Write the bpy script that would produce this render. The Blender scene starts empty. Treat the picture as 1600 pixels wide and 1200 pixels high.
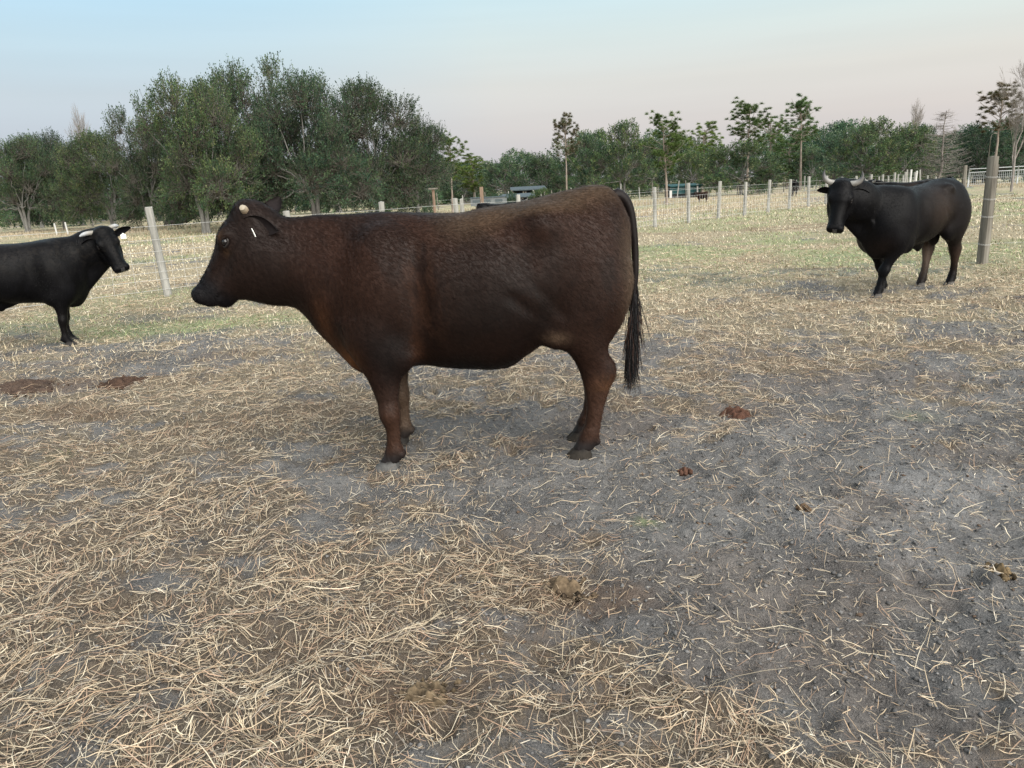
import bpy, math, random
import numpy as np
from mathutils import Matrix, Vector

# ---------------------------------------------------------------- camera, sky, sun, exposure
scene = bpy.context.scene
CAM_H = 1.42
PITCH = math.radians(14.2)
ROLL = math.radians(-2.86)
cam_data = bpy.data.cameras.new('camera')
cam_data.sensor_width = 36.0
cam_data.lens = 36.0 * 1202.0 / 1600.0
cam_data.clip_start = 0.05
cam_data.clip_end = 20000.0
cam = bpy.data.objects.new('camera', cam_data)
scene.collection.objects.link(cam)
cam.matrix_world = (Matrix.Translation((0, 0, CAM_H)) @ Matrix.Rotation(math.pi / 2 - PITCH, 4, 'X')
                    @ Matrix.Rotation(ROLL, 4, 'Z'))
scene.camera = cam

SUN_ELEV = math.radians(36.0)
SUN_AZ = math.radians(150.0)          # clockwise from +Y (the view direction): behind the camera, to its right
world = bpy.data.worlds.new('World')
scene.world = world
world.use_nodes = True
wt = world.node_tree
wt.nodes.clear()
w_out = wt.nodes.new('ShaderNodeOutputWorld')
w_bg = wt.nodes.new('ShaderNodeBackground')
w_sky = wt.nodes.new('ShaderNodeTexSky')
w_sky.sky_type = 'NISHITA'
w_sky.sun_disc = False
w_sky.sun_elevation = SUN_ELEV
w_sky.sun_rotation = SUN_AZ
w_sky.air_density = 1.0
w_sky.dust_density = 1.5
w_sky.ozone_density = 1.5
# dusk colours by height above the horizon: violet earth shadow, pink belt, pale cyan, blue overhead
w_tc = wt.nodes.new('ShaderNodeTexCoord')
w_sep = wt.nodes.new('ShaderNodeSeparateXYZ')
wt.links.new(w_tc.outputs['Generated'], w_sep.inputs[0])
w_ramp = wt.nodes.new('ShaderNodeValToRGB')
wt.links.new(w_sep.outputs['Z'], w_ramp.inputs[0])
cr = w_ramp.color_ramp
stops = [(0.0, (.33, .315, .35)), (.03, (.365, .34, .355)), (.07, (.42, .385, .375)), (.12, (.45, .435, .41)),
         (.17, (.43, .475, .465)), (.24, (.375, .50, .545)), (.40, (.44, .54, .61)), (1.0, (.58, .63, .68))]
cr.elements[0].color = (*stops[0][1], 1)
cr.elements[1].color = (*stops[-1][1], 1)
for p, c in stops[1:-1]:
    el = cr.elements.new(p)
    el.color = (*c, 1)
# thin level cloud streaks
w_map = wt.nodes.new('ShaderNodeMapping')
w_map.inputs['Scale'].default_value = (1.6, 1.6, 26.0)
wt.links.new(w_tc.outputs['Generated'], w_map.inputs[0])
w_noise = wt.nodes.new('ShaderNodeTexNoise')
w_noise.inputs['Scale'].default_value = 1.3
w_noise.inputs['Detail'].default_value = 4.0
w_noise.inputs['Roughness'].default_value = .45
wt.links.new(w_map.outputs[0], w_noise.inputs['Vector'])
w_nr = wt.nodes.new('ShaderNodeMapRange')
w_nr.inputs['From Min'].default_value = .38
w_nr.inputs['From Max'].default_value = .66
w_nr.inputs['To Min'].default_value = 1.01
w_nr.inputs['To Max'].default_value = .975
wt.links.new(w_noise.outputs['Fac'], w_nr.inputs['Value'])
w_mul = wt.nodes.new('ShaderNodeMix')
w_mul.data_type = 'RGBA'
w_mul.blend_type = 'MULTIPLY'
w_mul.inputs['Factor'].default_value = 1.0
wt.links.new(w_ramp.outputs[0], w_mul.inputs['A'])
wt.links.new(w_nr.outputs[0], w_mul.inputs['B'])
# physical sky adds the brighter western side
w_sc = wt.nodes.new('ShaderNodeMix')
w_sc.data_type = 'RGBA'
w_sc.blend_type = 'MULTIPLY'
w_sc.inputs['Factor'].default_value = 1.0
w_sc.inputs['B'].default_value = (.006, .006, .006, 1)
wt.links.new(w_sky.outputs[0], w_sc.inputs['A'])
# paler and warmer towards the sunset behind the camera, bluer away from it
w_dot = wt.nodes.new('ShaderNodeVectorMath')
w_dot.operation = 'DOT_PRODUCT'
w_dot.inputs[1].default_value = (math.sin(SUN_AZ), math.cos(SUN_AZ), 0)
wt.links.new(w_tc.outputs['Generated'], w_dot.inputs[0])
w_az = wt.nodes.new('ShaderNodeMapRange')
w_az.inputs['From Min'].default_value = -1.0
w_az.inputs['From Max'].default_value = 1.0
wt.links.new(w_dot.outputs['Value'], w_az.inputs['Value'])
w_azr = wt.nodes.new('ShaderNodeValToRGB')
wt.links.new(w_az.outputs[0], w_azr.inputs[0])
ar = w_azr.color_ramp
ar.elements[0].color = (.77, .91, 1.05, 1)
ar.elements[1].color = (1.30, 1.12, .95, 1)
for p, c in ((.07, (.97, .995, 1.0)), (.28, (1.03, 1.03, 1.0)), (.5, (1.08, 1.04, .99))):
    el = ar.elements.new(p)
    el.color = (*c, 1)
w_tint = wt.nodes.new('ShaderNodeMix')
w_tint.data_type = 'RGBA'
w_tint.blend_type = 'MULTIPLY'
w_tint.inputs['Factor'].default_value = 1.0
wt.links.new(w_mul.outputs['Result'], w_tint.inputs['A'])
wt.links.new(w_azr.outputs[0], w_tint.inputs['B'])
w_add = wt.nodes.new('ShaderNodeMix')
w_add.data_type = 'RGBA'
w_add.blend_type = 'ADD'
w_add.inputs['Factor'].default_value = 1.0
wt.links.new(w_tint.outputs['Result'], w_add.inputs['A'])
wt.links.new(w_sc.outputs['Result'], w_add.inputs['B'])
wt.links.new(w_add.outputs['Result'], w_bg.inputs['Color'])
w_bg.inputs['Strength'].default_value = 1.0
wt.links.new(w_bg.outputs[0], w_out.inputs[0])

sun_data = bpy.data.lights.new('sun', 'SUN')
sun_data.energy = 3.7
sun_data.angle = math.radians(72)
sun_data.color = (1.0, .95, .88)
sun = bpy.data.objects.new('sun', sun_data)
scene.collection.objects.link(sun)
sun_dir = Vector((math.sin(SUN_AZ) * math.cos(SUN_ELEV), math.cos(SUN_AZ) * math.cos(SUN_ELEV), math.sin(SUN_ELEV)))
sun.rotation_euler = sun_dir.to_track_quat('Z', 'Y').to_euler()

vs = scene.view_settings
vs.view_transform = 'Standard'
vs.look = 'None'
vs.gamma = 1.0
vs.use_curve_mapping = False
vs.exposure = 0.69
scene.cycles.max_bounces = 5
scene.cycles.diffuse_bounces = 3
scene.cycles.glossy_bounces = 2
scene.cycles.transmission_bounces = 3
scene.cycles.caustics_reflective = False
scene.cycles.caustics_refractive = False

# ---------------------------------------------------------------- helpers
COL = scene.collection
RNG = np.random.default_rng(7)


def new_mesh(name, verts, faces, col=None, smooth=True, attrs=None):
    """verts (N,3), faces (M,k): one mesh datablock, optional per-point colour and float attributes."""
    verts = np.ascontiguousarray(verts, np.float32)
    me = bpy.data.meshes.new(name)
    groups = faces if isinstance(faces, list) else [faces]
    groups = [np.asarray(g, np.int32) for g in groups if len(g)]
    me.vertices.add(len(verts))
    me.vertices.foreach_set('co', verts.ravel())
    nl = sum(g.size for g in groups)
    nf = sum(len(g) for g in groups)
    me.loops.add(nl)
    me.polygons.add(nf)
    me.loops.foreach_set('vertex_index', np.concatenate([g.ravel() for g in groups]))
    counts = np.concatenate([np.full(len(g), g.shape[1], np.int32) for g in groups])
    starts = np.concatenate([[0], np.cumsum(counts)[:-1]]).astype(np.int32)
    me.polygons.foreach_set('loop_start', starts)
    me.polygons.foreach_set('use_smooth', np.full(nf, smooth, bool))
    if col is not None:
        a = me.color_attributes.new('col', 'FLOAT_COLOR', 'POINT')
        c = np.ones((len(verts), 4), np.float32)
        c[:, :col.shape[1]] = col
        a.data.foreach_set('color', c.ravel())
    for k, v in (attrs or {}).items():
        a = me.attributes.new(k, 'FLOAT', 'POINT')
        a.data.foreach_set('value', np.asarray(v, np.float32))
    me.update(calc_edges=True)
    me.validate(verbose=False)
    return me


def obj(name, me, mat=None, parent=None):
    o = bpy.data.objects.new(name, me)
    COL.objects.link(o)
    if mat is not None and me is not None and not me.materials:
        me.materials.append(mat)
    if parent is not None:
        o.parent = parent
    return o


def tag(o, label=None, cat=None, group=None, kind=None):
    for k, v in (('label', label), ('category', cat), ('group', group), ('kind', kind)):
        if v:
            o[k] = v
    return o


def thing(name, label, cat, loc=(0, 0, 0), rz=0.0, group=None, scale=None):
    o = bpy.data.objects.new(name, None)
    COL.objects.link(o)
    o.empty_display_size = .1
    o.location = loc
    o.rotation_euler = (0, 0, rz)
    if scale is not None:
        o.scale = scale
    return tag(o, label, cat, group)


def copy_tree(o, parent=None):
    c = o.copy()
    COL.objects.link(c)
    c.parent = parent
    for ch in list(o.children):
        copy_tree(ch, c)
    return c


class Soup:
    """collects vertices and faces of several shapes that make up ONE part"""
    def __init__(self):
        self.v, self.q, self.t, self.c, self.n = [], [], [], [], 0

    def add(self, v, f, col=None):
        v = np.asarray(v, float)
        f = np.asarray(f, int)
        (self.q if f.shape[1] == 4 else self.t).append(f + self.n)
        self.v.append(v)
        if col is not None:
            c = np.asarray(col, float)
            self.c.append(np.tile(c, (len(v), 1)) if c.ndim == 1 else c)
        self.n += len(v)
        return self

    def box(self, c, s, rz=0.0, col=None, R=None):
        p = np.array([[x, y, z] for x in (-.5, .5) for y in (-.5, .5) for z in (-.5, .5)]) * np.array(s)
        if R is not None:
            p = p @ np.asarray(R).T
        if rz:
            ca, sa = math.cos(rz), math.sin(rz)
            p = p @ np.array([[ca, -sa, 0], [sa, ca, 0], [0, 0, 1]]).T
        f = [[0, 1, 3, 2], [4, 6, 7, 5], [0, 4, 5, 1], [2, 3, 7, 6], [0, 2, 6, 4], [1, 5, 7, 3]]
        return self.add(p + np.array(c), f, col)

    def tube(self, pts, rad, sides=6, cap=True, col=None):
        v, f = tubes(np.asarray(pts, float)[None], np.asarray(rad, float)[None], sides)
        self.add(v, f, col)
        if cap:
            m = len(pts)
            base = self.n - len(v)
            for ring, flip in ((0, True), (m - 1, False)):
                idx = [base + ring * sides + k for k in range(sides)]
                c = np.asarray(pts, float)[ring]
                self.v.append(c[None])
                if col is not None:
                    cc = np.asarray(col, float)
                    self.c.append(np.tile(cc, (1, 1)) if cc.ndim == 1 else cc[:1])
                tri = [[idx[k], idx[(k + 1) % sides], self.n] for k in range(sides)]
                if flip:
                    tri = [t[::-1] for t in tri]
                self.t.append(np.array(tri))
                self.n += 1
        return self

    def mesh(self, name, smooth=False):
        fs = []
        if self.q:
            fs.append(np.concatenate(self.q))
        if self.t:
            fs.append(np.concatenate(self.t))
        return new_mesh(name, np.concatenate(self.v), fs, np.concatenate(self.c) if self.c else None, smooth)

    def build(self, name, mat, parent=None, smooth=False):
        return obj(name, self.mesh(name, smooth), mat, parent)


def norm(v, axis=-1):
    return v / np.maximum(np.linalg.norm(v, axis=axis, keepdims=True), 1e-9)


def tubes(P, R, sides=5):
    """P (N,m,3) paths, R (N,m) radii -> vertices and quads of N tubes"""
    P = np.asarray(P, float)
    N, m, _ = P.shape
    T = np.empty_like(P)
    T[:, 1:-1] = P[:, 2:] - P[:, :-2]
    T[:, 0] = P[:, 1] - P[:, 0]
    T[:, -1] = P[:, -1] - P[:, -2]
    T = norm(T)
    mean = norm(T.mean(1))
    ref = np.where(np.abs(mean[:, 2:3]) < .8, np.array([[0, 0, 1.]]), np.array([[1., 0, 0]]))[:, None, :]
    A = norm(np.cross(T, np.broadcast_to(ref, T.shape)))
    B = np.cross(T, A)
    an = np.arange(sides) * 2 * math.pi / sides
    V = P[:, :, None, :] + R[:, :, None, None] * (np.cos(an)[None, None, :, None] * A[:, :, None, :] + np.sin(an)[None, None, :, None] * B[:, :, None, :])
    n = np.arange(N)[:, None, None] * m * sides
    i = np.arange(m - 1)[None, :, None] * sides
    k = np.arange(sides)[None, None, :]
    k2 = (k + 1) % sides
    F = np.stack([n + i + k2, n + i + k, n + i + sides + k, n + i + sides + k2], -1).reshape(-1, 4)
    return V.reshape(-1, 3), F


def _hash(ix, iy, seed):
    h = (ix.astype(np.int64) * 374761393 + iy.astype(np.int64) * 668265263 + seed * 1442695041) & 0xffffffff
    h = ((h ^ (h >> 13)) * 1274126177) & 0xffffffff
    return ((h ^ (h >> 16)) & 0xffff) / 65535.0


def vnoise(x, y, seed=0):
    x = np.asarray(x, float)
    y = np.asarray(y, float)
    ix, iy = np.floor(x), np.floor(y)
    fx, fy = x - ix, y - iy
    u, v = fx * fx * fx * (fx * (fx * 6 - 15) + 10), fy * fy * fy * (fy * (fy * 6 - 15) + 10)
    a, b = _hash(ix, iy, seed), _hash(ix + 1, iy, seed)
    c, d = _hash(ix, iy + 1, seed), _hash(ix + 1, iy + 1, seed)
    return (a * (1 - u) + b * u) * (1 - v) + (c * (1 - u) + d * u) * v


def fbm(x, y, scale, octaves=4, seed=0, gain=.5):
    s, a, t = 0, 1.0, 0
    c, sn = math.cos(.6), math.sin(.6)
    x, y = np.asarray(x, float) / scale, np.asarray(y, float) / scale
    x, y = x * .8253 - y * .5646 + seed * 1.37, x * .5646 + y * .8253 - seed * .71
    for o in range(octaves):
        s = s + a * vnoise(x, y, seed + o * 17)
        t += a
        a *= gain
        x, y = (x * c - y * sn) * 2.03 + 3.7, (x * sn + y * c) * 2.03 + 9.1
    return s / t


def sstep(a, b, x):
    t = np.clip((x - a) / (b - a), 0, 1)
    return t * t * (3 - 2 * t)


# ---------------------------------------------------------------- material helpers
def mat_new(name, rough=.8, base=(.5, .5, .5), spec=.3, metal=0.0):
    m = bpy.data.materials.new(name)
    m.use_nodes = True
    b = m.node_tree.nodes['Principled BSDF']
    b.inputs['Base Color'].default_value = (*base, 1)
    b.inputs['Roughness'].default_value = rough
    b.inputs['Specular IOR Level'].default_value = spec
    b.inputs['Metallic'].default_value = metal
    return m, m.node_tree, b


def n_noise(nt, scale, detail=4, rough=.55, vec=None, coords='Object', stretch=None):
    t = nt.nodes.new('ShaderNodeTexCoord')
    src = t.outputs[coords] if vec is None else vec
    if stretch is not None:
        mp = nt.nodes.new('ShaderNodeMapping')
        mp.inputs['Scale'].default_value = stretch
        nt.links.new(src, mp.inputs[0])
        src = mp.outputs[0]
    n = nt.nodes.new('ShaderNodeTexNoise')
    n.inputs['Scale'].default_value = scale
    n.inputs['Detail'].default_value = detail
    n.inputs['Roughness'].default_value = rough
    nt.links.new(src, n.inputs['Vector'])
    return n.outputs['Fac']


def n_range(nt, val, a, b, c=0.0, d=1.0):
    r = nt.nodes.new('ShaderNodeMapRange')
    for k, v in zip(('From Min', 'From Max', 'To Min', 'To Max'), (a, b, c, d)):
        r.inputs[k].default_value = v
    nt.links.new(val, r.inputs['Value'])
    return r.outputs[0]


def n_mix(nt, fac, a, b, blend='MIX'):
    m = nt.nodes.new('ShaderNodeMix')
    m.data_type = 'RGBA'
    m.blend_type = blend
    for v, k in ((fac, 'Factor'), (a, 'A'), (b, 'B')):
        if isinstance(v, bpy.types.NodeSocket):
            nt.links.new(v, m.inputs[k])
        elif k == 'Factor':
            m.inputs[k].default_value = v
        else:
            m.inputs[k].default_value = (*v, 1) if len(v) == 3 else v
    return m.outputs['Result']


def n_math(nt, op, a, b=None):
    m = nt.nodes.new('ShaderNodeMath')
    m.operation = op
    for i, v in enumerate((a, b)):
        if v is None:
            continue
        if isinstance(v, bpy.types.NodeSocket):
            nt.links.new(v, m.inputs[i])
        else:
            m.inputs[i].default_value = v
    return m.outputs[0]


def n_attr(nt, name):
    a = nt.nodes.new('ShaderNodeAttribute')
    a.attribute_name = name
    return a


def n_bump(nt, b, height, strength=.5, dist=.01):
    n = nt.nodes.new('ShaderNodeBump')
    n.inputs['Strength'].default_value = strength
    n.inputs['Distance'].default_value = dist
    nt.links.new(height, n.inputs['Height'])
    nt.links.new(n.outputs[0], b.inputs['Normal'])
    return n


def mottled(name, c1, c2, scale, rough=.85, bump=.4, bdist=.01, stretch=None, spec=.25, detail=6):
    m, nt, b = mat_new(name, rough, c1, spec)
    f = n_noise(nt, scale, detail, .6, stretch=stretch)
    nt.links.new(n_mix(nt, n_range(nt, f, .3, .7), c1, c2), b.inputs['Base Color'])
    if bump:
        n_bump(nt, b, f, bump, bdist)
    return m


def attr_mat(name, rough=.8, spec=.2, var=.25, scale=30, translucent=0.0, sheen=0.0):
    """base colour from the mesh's own 'col' attribute with a little noise"""
    m, nt, b = mat_new(name, rough, (.5, .5, .5), spec)
    a = n_attr(nt, 'col')
    f = n_range(nt, n_noise(nt, scale, 3), .25, .75, 1 - var, 1 + var)
    c = n_mix(nt, 1.0, a.outputs['Color'], f, 'MULTIPLY')
    nt.links.new(c, b.inputs['Base Color'])
    if sheen:
        b.inputs['Sheen Weight'].default_value = sheen
        b.inputs['Sheen Roughness'].default_value = .5
    if translucent:
        tr = nt.nodes.new('ShaderNodeBsdfTranslucent')
        nt.links.new(c, tr.inputs['Color'])
        mx = nt.nodes.new('ShaderNodeMixShader')
        mx.inputs[0].default_value = translucent
        nt.links.new(b.outputs[0], mx.inputs[1])
        nt.links.new(tr.outputs[0], mx.inputs[2])
        nt.links.new(mx.outputs[0], nt.nodes['Material Output'].inputs[0])
    return m


def sight(px, py, y=None, z=0.0):
    """survey of the photograph: the point of the ground (or of the vertical plane at distance y) seen at a pixel of the 1600 x 1200 picture"""
    d = cam.matrix_world.to_3x3() @ Vector(((px - 800) / 1202.0, -(py - 600) / 1202.0, -1.0))
    t = y / d.y if y is not None else (z - CAM_H) / d.z
    return np.array([d.x * t, d.y * t, CAM_H + d.z * t])
# ================================================================ ground
HOOVES = []      # flattened spots, filled from the stance of each animal
_sp = lambda lst: [(*sight(px, py)[:2], rx, ry, v) for px, py, rx, ry, v in lst]
STRAW_BIAS = _sp([(120, 1080, .9, .6, .55), (450, 1120, .7, .35, .45), (60, 850, .9, .6, .5), (640, 960, .5, .3, .30), (260, 700, 1.3, .9, .45), (250, 620, 1.8, .9, .35), (560, 880, .5, .25, .30),
                  (1300, 800, 1.0, .6, -.62), (1480, 700, 1.6, .9, -.50), (1000, 740, .7, .45, -.35), (760, 650, .9, .5, -.45), (450, 760, .30, .45, -.40), (190, 905, .28, .10, -.62), (1150, 930, .45, .25, -.38),
                  (1500, 900, .6, .3, -.42), (830, 1060, .22, .15, -.40), (1300, 1050, .5, .25, -.30), (1480, 1120, .35, .16, -.05), (1000, 1130, .3, .12, -.12), (700, 820, .5, .2, .12), (980, 820, .35, .14, .10), (880, 940, .3, .1, .25),
                  (1200, 640, 1.4, .5, -.40), (1560, 560, 1.6, .8, -.25), (480, 650, .8, .35, -.10)])
GREEN = _sp([(330, 505, 1.5, .45, .9), (150, 520, 1.2, .5, .7), (60, 500, 1.0, 1.0, .5), (100, 715, .25, .18, .8), (1130, 385, 4.0, 1.3, .75), (1330, 400, 2.5, 1.2, .6), (1040, 400, 2.0, 1.6, .6), (1010, 815, .05, .06, .8), (1440, 655, .12, .1, .5), (700, 470, 2, 2, .5), (1540, 330, 4, 5, .5)])
BROWN = _sp([(60, 600, .7, .35, .9), (150, 640, .6, .2, .7), (300, 560, 1.5, .25, .45), (1250, 355, 3.0, .8, .7), (1300, 420, .8, .4, .4), (1150, 650, .35, .2, .5), (930, 930, .25, .10, .7), (660, 1085, .16, .1, .7)])
ASH = _sp([(1350, 830, .5, .35, .8), (1420, 770, .6, .3, .6), (1560, 430, 1.0, .7, .9), (1290, 690, .4, .2, .4), (60, 490, 1.0, .25, .9), (1220, 950, .25, .15, .5), (1450, 900, .3, .2, .4)])


def gsum(lst, x, y):
    s = 0
    for cx, cy, rx, ry, v in lst:
        s = s + v * np.exp(-((x - cx) / rx) ** 2 - ((y - cy) / ry) ** 2)
    return s


def masks(x, y):
    d = np.hypot(x, y)
    near = .50 + .62 * gsum(STRAW_BIAS, x, y) + 1.25 * (fbm(x, y, .55, 4, 21) - .5) + .9 * (fbm(x, y, .14, 3, 5) - .5)
    straw = sstep(.10, .92, near)
    far = sstep(.30, .62, fbm(x, y, 2.6, 4, 40) * .6 + fbm(x, y, .35, 3, 44) * .4 + .10)
    k = sstep(6.0, 9.5, d)
    straw = straw * (1 - k) + far * k
    green = np.clip(gsum(GREEN, x, y) * sstep(.30, .62, fbm(x, y, .7, 4, 60)) * 1.3 + .55 * sstep(7, 16, d) * sstep(.42, .62, fbm(x, y, 3.1, 4, 61)), 0, 1)
    brown = np.clip(gsum(BROWN, x, y) * sstep(.32, .6, fbm(x, y, .4, 4, 70)) * 1.3 + .35 * sstep(.58, .7, fbm(x, y * 1.6, 1.1, 4, 71)), 0, 1)
    ash = np.clip(gsum(ASH, x, y) * sstep(.3, .65, fbm(x, y, .3, 4, 80)) * 1.4, 0, 1)
    return straw, green, brown, ash


_hr = np.random.default_rng(77)
PRINTS = np.stack([_hr.uniform(-4.5, 5.5, 420), _hr.uniform(.8, 8.5, 420), _hr.uniform(.045, .075, 420), _hr.uniform(.3, 1.0, 420)], 1)


def gheight(x, y):
    x, y = np.asarray(x, float), np.asarray(y, float)
    d = np.hypot(x, y)
    fade = 1 / (1 + (d / 22.0) ** 2)
    r = fbm(x, y, .26, 4, 31)
    z = .06 * (fbm(x, y, 2.2, 3, 30) - .5) + fade * (.075 * (r - .5) + .048 * (np.abs(fbm(x, y, .13, 3, 32) - .5) * -2 + .3) + .016 * (fbm(x, y, .04, 2, 33) - .5))
    sel = d < 10
    if np.any(sel):
        zz = np.zeros(int(sel.sum()))
        xs, ys = x[sel], y[sel]
        for cx, cy, rr, a in PRINTS:
            m = (np.abs(xs - cx) < rr * 2.6) & (np.abs(ys - cy) < rr * 2.6)
            if m.any():
                q = np.hypot(xs[m] - cx, ys[m] - cy) / rr
                zz[m] += a * (-.036 * np.exp(-q ** 4) + .016 * np.exp(-((q - 1.25) / .3) ** 2))
        z = z.copy()
        z[sel] += zz
    for hx, hy in HOOVES:
        w = np.exp(-((x - hx) ** 2 + (y - hy) ** 2) / .12 ** 2)
        z = z * (1 - w) + .006 * w
    return z


def place_hooves(loc, rz, sc, spots):
    c, s = math.cos(rz), math.sin(rz)
    for hx, hy in spots:
        HOOVES.append((loc[0] + sc * (c * hx - s * hy), loc[1] + sc * (s * hx + c * hy)))


place_hooves((0, 4.1), math.pi, 1, [(.69, .21), (.69, -.21), (-.34, .165), (-.36, -.125)])
place_hooves((4.98, 9.32), math.atan2(-.49, -.87), .985, [(.90, .09), (-.53, .095), (.52, -.125), (-.22, -.095)])
place_hooves((-5.42, 8.20), math.atan2(.43, .90), .9, [(.68, .20), (-.32, .165), (.68, -.21), (-.40, -.165)])


def ground_material():
    m, nt, b = mat_new('pasture_ground', .92, (.2, .2, .2), .12)
    c = n_attr(nt, 'cover')
    sep = nt.nodes.new('ShaderNodeSeparateColor')
    nt.links.new(c.outputs['Color'], sep.inputs[0])
    straw, green, brown = sep.outputs[0], sep.outputs[1], sep.outputs[2]
    ash = n_attr(nt, 'ash').outputs['Fac']
    n1 = n_noise(nt, 3.0, 6, .62)
    n2 = n_noise(nt, 38.0, 6, .7)
    n3 = n_noise(nt, 170.0, 4, .65)
    dirt = n_mix(nt, n_range(nt, n2, .3, .7), (.055, .055, .058), (.215, .212, .211))
    dirt = n_mix(nt, n_range(nt, n1, .4, .68), dirt, (.235, .230, .226))
    n0 = n_noise(nt, 1.15, 5, .6)
    dirt = n_mix(nt, n_math(nt, 'MULTIPLY', n_range(nt, n0, .50, .64), .7), dirt, (.062, .062, .066))      # damp trodden patches
    dirt = n_mix(nt, n_math(nt, 'MULTIPLY', n_range(nt, n3, .48, .66), .5), dirt, (.42, .40, .375))
    dirt = n_mix(nt, n_math(nt, 'MULTIPLY', ash, n_range(nt, n2, .35, .6, .1, .55)), dirt, (.42, .415, .415))
    # matted litter between the loose straws
    s1 = n_noise(nt, 22, 5, .7, stretch=(1.0, 3.2, 1.0))
    s2 = n_noise(nt, 75, 4, .7, stretch=(2.4, 1.0, 1.0))
    mat = n_mix(nt, n_range(nt, s1, .34, .66), (.30, .245, .160), (.60, .52, .37))
    mat = n_mix(nt, n_range(nt, s2, .36, .64), (.22, .188, .130), mat)
    mat = n_mix(nt, n_math(nt, 'MULTIPLY', n_range(nt, n3, .5, .7), .6), mat, (.62, .56, .43))
    edge = n_math(nt, 'ADD', straw, n_math(nt, 'MULTIPLY', n_math(nt, 'SUBTRACT', n2, .5), 1.1))
    pos = nt.nodes.new('ShaderNodeNewGeometry')
    ln = nt.nodes.new('ShaderNodeVectorMath')
    ln.operation = 'LENGTH'
    nt.links.new(pos.outputs['Position'], ln.inputs[0])
    away = n_range(nt, ln.outputs['Value'], 4.0, 11.0)          # loose straw lies here as geometry: only thin dust of litter under it
    litter = n_mix(nt, n_range(nt, s2, .36, .64), (.095, .080, .068), (.235, .195, .150))
    mat = n_mix(nt, away, litter, mat)
    col = n_mix(nt, n_range(nt, edge, .30, .75), dirt, mat)
    grn = n_mix(nt, n_range(nt, s1, .3, .7), (.17, .21, .10), (.38, .41, .235))
    col = n_mix(nt, n_math(nt, 'MULTIPLY', green, n_range(nt, n2, .3, .6, .45, 1.0)), col, grn)
    brn = n_mix(nt, n_range(nt, n2, .3, .7), (.085, .060, .046), (.24, .165, .115))
    col = n_mix(nt, n_math(nt, 'MULTIPLY', brown, n_range(nt, n1, .35, .6, .4, .9)), col, brn)
    nt.links.new(col, b.inputs['Base Color'])
    h = n_math(nt, 'ADD', n_math(nt, 'MULTIPLY', n2, 1.0), n_math(nt, 'MULTIPLY', n3, .35))
    h = n_math(nt, 'ADD', h, n_math(nt, 'MULTIPLY', s2, .35))
    n_bump(nt, b, h, 1.0, .04)
    return m


def build_ground():
    cx, cy = 0.0, -2.0
    a1 = np.radians(np.linspace(-50, 50, 561))
    a2 = np.radians(np.linspace(50, 310, 41))[1:-1]
    an = np.concatenate([a1, a2])
    r = [.25 * 1.28 ** i for i in range(10)]
    r = [q for q in r if q < 2.4] + list(2.5 * np.exp(.0046 * np.arange(640)))
    r += list(r[-1] * 1.06 ** np.arange(1, 80))
    r = np.array(r)
    R, A = np.meshgrid(r, an, indexing='ij')
    X, Y = cx + R * np.sin(A), cy + R * np.cos(A)
    x, y = X.ravel(), Y.ravel()
    z = np.zeros_like(x)
    near = np.hypot(x, y) < 150
    z[near] = gheight(x[near], y[near])
    nr, na = R.shape
    i = np.arange(nr - 1)[:, None] * na
    k = np.arange(na)[None, :]
    k2 = (k + 1) % na
    F = np.stack([i + k, i + na + k, i + na + k2, i + k2], -1).reshape(-1, 4)[:, ::-1]
    x, y, z = np.append(x, cx), np.append(y, cy), np.append(z, 0)
    T = np.stack([np.arange(na), (np.arange(na) + 1) % na, np.full(na, len(x) - 1)], 1)[:, ::-1]
    st, gr, br, ash = masks(x, y)
    me = new_mesh('ground', np.stack([x, y, z], 1), [F, T], None, True, {'ash': ash})
    a = me.color_attributes.new('cover', 'FLOAT_COLOR', 'POINT')
    a.data.foreach_set('color', np.stack([st, gr, br, np.ones_like(st)], 1).astype(np.float32).ravel())
    o = obj('ground', me, ground_material())
    tag(o, 'trampled grey paddock soil with straw litter and dry grass', kind='structure')


build_ground()

# ---- loose straw, dry grass, clods
STRAW_M = attr_mat('straw', .62, .3, .15, 40)
GRASS_M = attr_mat('dry_grass', .75, .2, .15, 20)
CLOD_M = attr_mat('clod', .95, .1, .35, 120)


def scatter(n, d0, d1, rho, half=56):
    """points in front of the camera with areal density falling with distance as rho(d)"""
    d = np.sqrt(RNG.uniform(d0 ** 2, d1 ** 2, n))
    keep = RNG.uniform(0, 1, n) < rho(d)
    d = d[keep]
    a = np.radians(RNG.uniform(-half, half, len(d)))
    return d * np.sin(a), d * np.cos(a), d


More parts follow.
